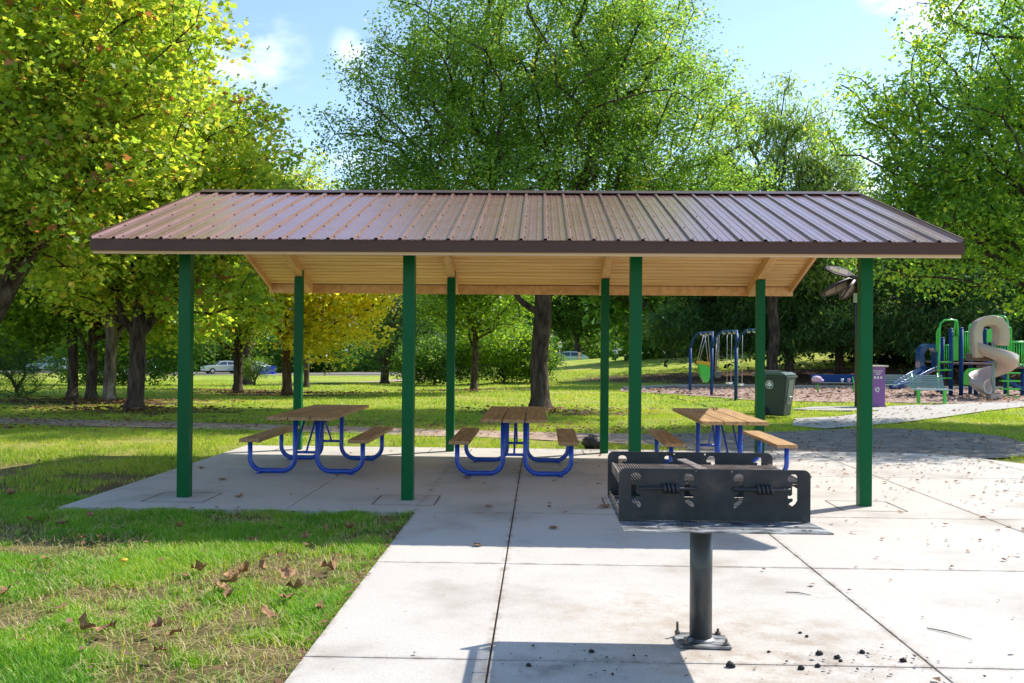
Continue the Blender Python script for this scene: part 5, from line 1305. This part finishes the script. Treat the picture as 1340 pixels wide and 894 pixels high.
# houses
def house(u, Y, w, d, h, label, rz, wallm='siding'):
    p = at(u, 470, Y); z = Tz(p.x, Y)-.3; t = thing('house', label, 'house', (p.x, Y, z), rz)
    MB().box((0, 0, h/2), (w, d, h)).build('wall', M[wallm], t)
    m = MB(); m.prism([(-d/2-.5, h), (0, h+d*.32), (d/2+.5, h), (d/2+.5, h+.15), (0, h+d*.32+.2), (-d/2-.5, h+.15)], 'x', -w/2-.5, w/2+.5); m.build('roof', M['shingle'], t)
    for gx_ in (-1, 1): MB().prism([(-d/2, h), (0, h+d*.31), (d/2, h)], 'x', gx_*w/2-.05, gx_*w/2+.05).build('gable', M[wallm], t)
    for fl in range(2):
        for k in range(4):
            x = -w/2+w*(k+.5)/4
            if fl == 0 and k == 2:
                MB().box((x, -d/2-.04, 1.15), (1.0, .08, 2.2)).build('door', M['trim'], t, bevel=.01); continue
            f = MB().box((x, -d/2-.03, 1.6+fl*2.8), (1.5, .10, 1.5)).build('window', M['white'], t, bevel=.01)
            MB().box((x, -d/2-.09, 1.6+fl*2.8), (1.3, .02, 1.3)).build('pane', M['glass'], f)
house(421, 128, 9, 8, 6.4, 'two storey grey blue house glimpsed through the golden tree', R(-6))
house(110, 126, 16, 9, 5.6, 'grey house behind the three left trunks', R(5))

# ================================================================== SKY, SUN, CAMERA
world = bpy.data.worlds.new('World'); sc.world = world; world.use_nodes = True
n = world.node_tree.nodes; l = world.node_tree.links; n.clear()
SUN_AZ = math.atan2(2.17, 1.49); SUN_EL = R(44.5)
sky = n.new('ShaderNodeTexSky'); sky.sky_type = 'NISHITA'; sky.sun_disc = False; sky.sun_elevation = SUN_EL; sky.sun_rotation = SUN_AZ
sky.air_density = 1.0; sky.dust_density = .35; sky.ozone_density = 2.0; sky.altitude = 100
tc = n.new('ShaderNodeTexCoord'); mp = n.new('ShaderNodeMapping'); mp.inputs['Scale'].default_value = (1, 1, 2.2)
l.new(tc.outputs['Generated'], mp.inputs['Vector'])
nz = n.new('ShaderNodeTexNoise'); nz.inputs['Scale'].default_value = 9; nz.inputs['Detail'].default_value = 10; nz.inputs['Roughness'].default_value = .58
l.new(mp.outputs[0], nz.inputs['Vector'])
nzm = n.new('ShaderNodeTexNoise'); nzm.inputs['Scale'].default_value = 2.2; nzm.inputs['Detail'].default_value = 8; l.new(mp.outputs[0], nzm.inputs['Vector'])
base_c = n.new('ShaderNodeMapRange'); base_c.inputs[1].default_value = .60; base_c.inputs[2].default_value = .8; base_c.inputs[4].default_value = .6; l.new(nzm.outputs['Fac'], base_c.inputs[0])
acc = base_c.outputs[0]
for (az_, el_, rad_, am_) in ((-17.8, 16, 5.5, .26), (-11.3, 17.3, 2.2, .26), (-11.0, 8.0, 4.5, .7), (17.5, 9.5, 5.0, .8), (22, 20, 4.5, .7), (-31, 13, 5, .7), (12, 7, 4, .5)):
    c_ = (math.sin(R(az_))*math.cos(R(el_)), math.cos(R(az_))*math.cos(R(el_)), math.sin(R(el_)))
    d_ = n.new('ShaderNodeVectorMath'); d_.operation = 'DISTANCE'; l.new(tc.outputs['Generated'], d_.inputs[0]); d_.inputs[1].default_value = c_
    f_ = n.new('ShaderNodeMapRange'); f_.interpolation_type = 'SMOOTHSTEP'; f_.inputs[1].default_value = 0; f_.inputs[2].default_value = math.sin(R(rad_)); f_.inputs[3].default_value = am_; f_.inputs[4].default_value = 0
    l.new(d_.outputs['Value'], f_.inputs[0]); ma = n.new('ShaderNodeMath'); ma.operation = 'MAXIMUM'; l.new(acc, ma.inputs[0]); l.new(f_.outputs[0], ma.inputs[1]); acc = ma.outputs[0]
mu_ = n.new('ShaderNodeMath'); mu_.operation = 'MULTIPLY'; l.new(acc, mu_.inputs[0]); 
ns_ = n.new('ShaderNodeMapRange'); ns_.inputs[1].default_value = .42; ns_.inputs[2].default_value = .60; ns_.inputs[4].default_value = 1.6; l.new(nz.outputs['Fac'], ns_.inputs[0]); l.new(ns_.outputs[0], mu_.inputs[1])
cr = ramp(n, [(0, 0, 0), (1, 1, 1)], [.06, .85]); l.new(mu_.outputs[0], cr.inputs[0])
mx = n.new('ShaderNodeMix'); mx.data_type = 'RGBA'; l.new(cr.outputs[0], mx.inputs[0]); l.new(sky.outputs[0], mx.inputs[6]); mx.inputs[7].default_value = (8.2, 8.4, 8.7, 1)
bgn = n.new('ShaderNodeBackground'); bgn.inputs['Strength'].default_value = .15; l.new(mx.outputs[2], bgn.inputs['Color'])
wo = n.new('ShaderNodeOutputWorld'); l.new(bgn.outputs[0], wo.inputs[0])
sd_ = bpy.data.lights.new('sun', 'SUN'); sd_.energy = 4.2; sd_.angle = R(.53); sd_.color = (1, .95, .87)
so_ = bpy.data.objects.new('sun', sd_); C.objects.link(so_)
dirv = Vector((math.sin(SUN_AZ)*math.cos(SUN_EL), math.cos(SUN_AZ)*math.cos(SUN_EL), math.sin(SUN_EL)))
so_.rotation_euler = dirv.to_track_quat('Z', 'Y').to_euler(); so_.location = dirv*40

cd = bpy.data.cameras.new('camera'); co = bpy.data.objects.new('camera', cd); C.objects.link(co)
Rt, Up, Fw = AX
mt = Matrix((Rt, Up, -Fw)).transposed().to_4x4(); mt.translation = Vector((CX, 0, H)); co.matrix_world = mt
cd.sensor_fit = 'HORIZONTAL'; cd.sensor_width = 36; cd.lens = 36*F_PX/1340; cd.clip_end = 2500; cd.clip_start = .05
sc.camera = co
sc.view_settings.view_transform = 'Standard'; sc.view_settings.look = 'None'; sc.view_settings.gamma = 1
sc.view_settings.use_curve_mapping = False; sc.view_settings.exposure = .74
sc.render.engine = 'CYCLES'
try:
    sc.cycles.max_bounces = 8; sc.cycles.transmission_bounces = 6; sc.cycles.diffuse_bounces = 4; sc.cycles.transparent_max_bounces = 4
    sc.cycles.sample_clamp_indirect = 6
except Exception: pass
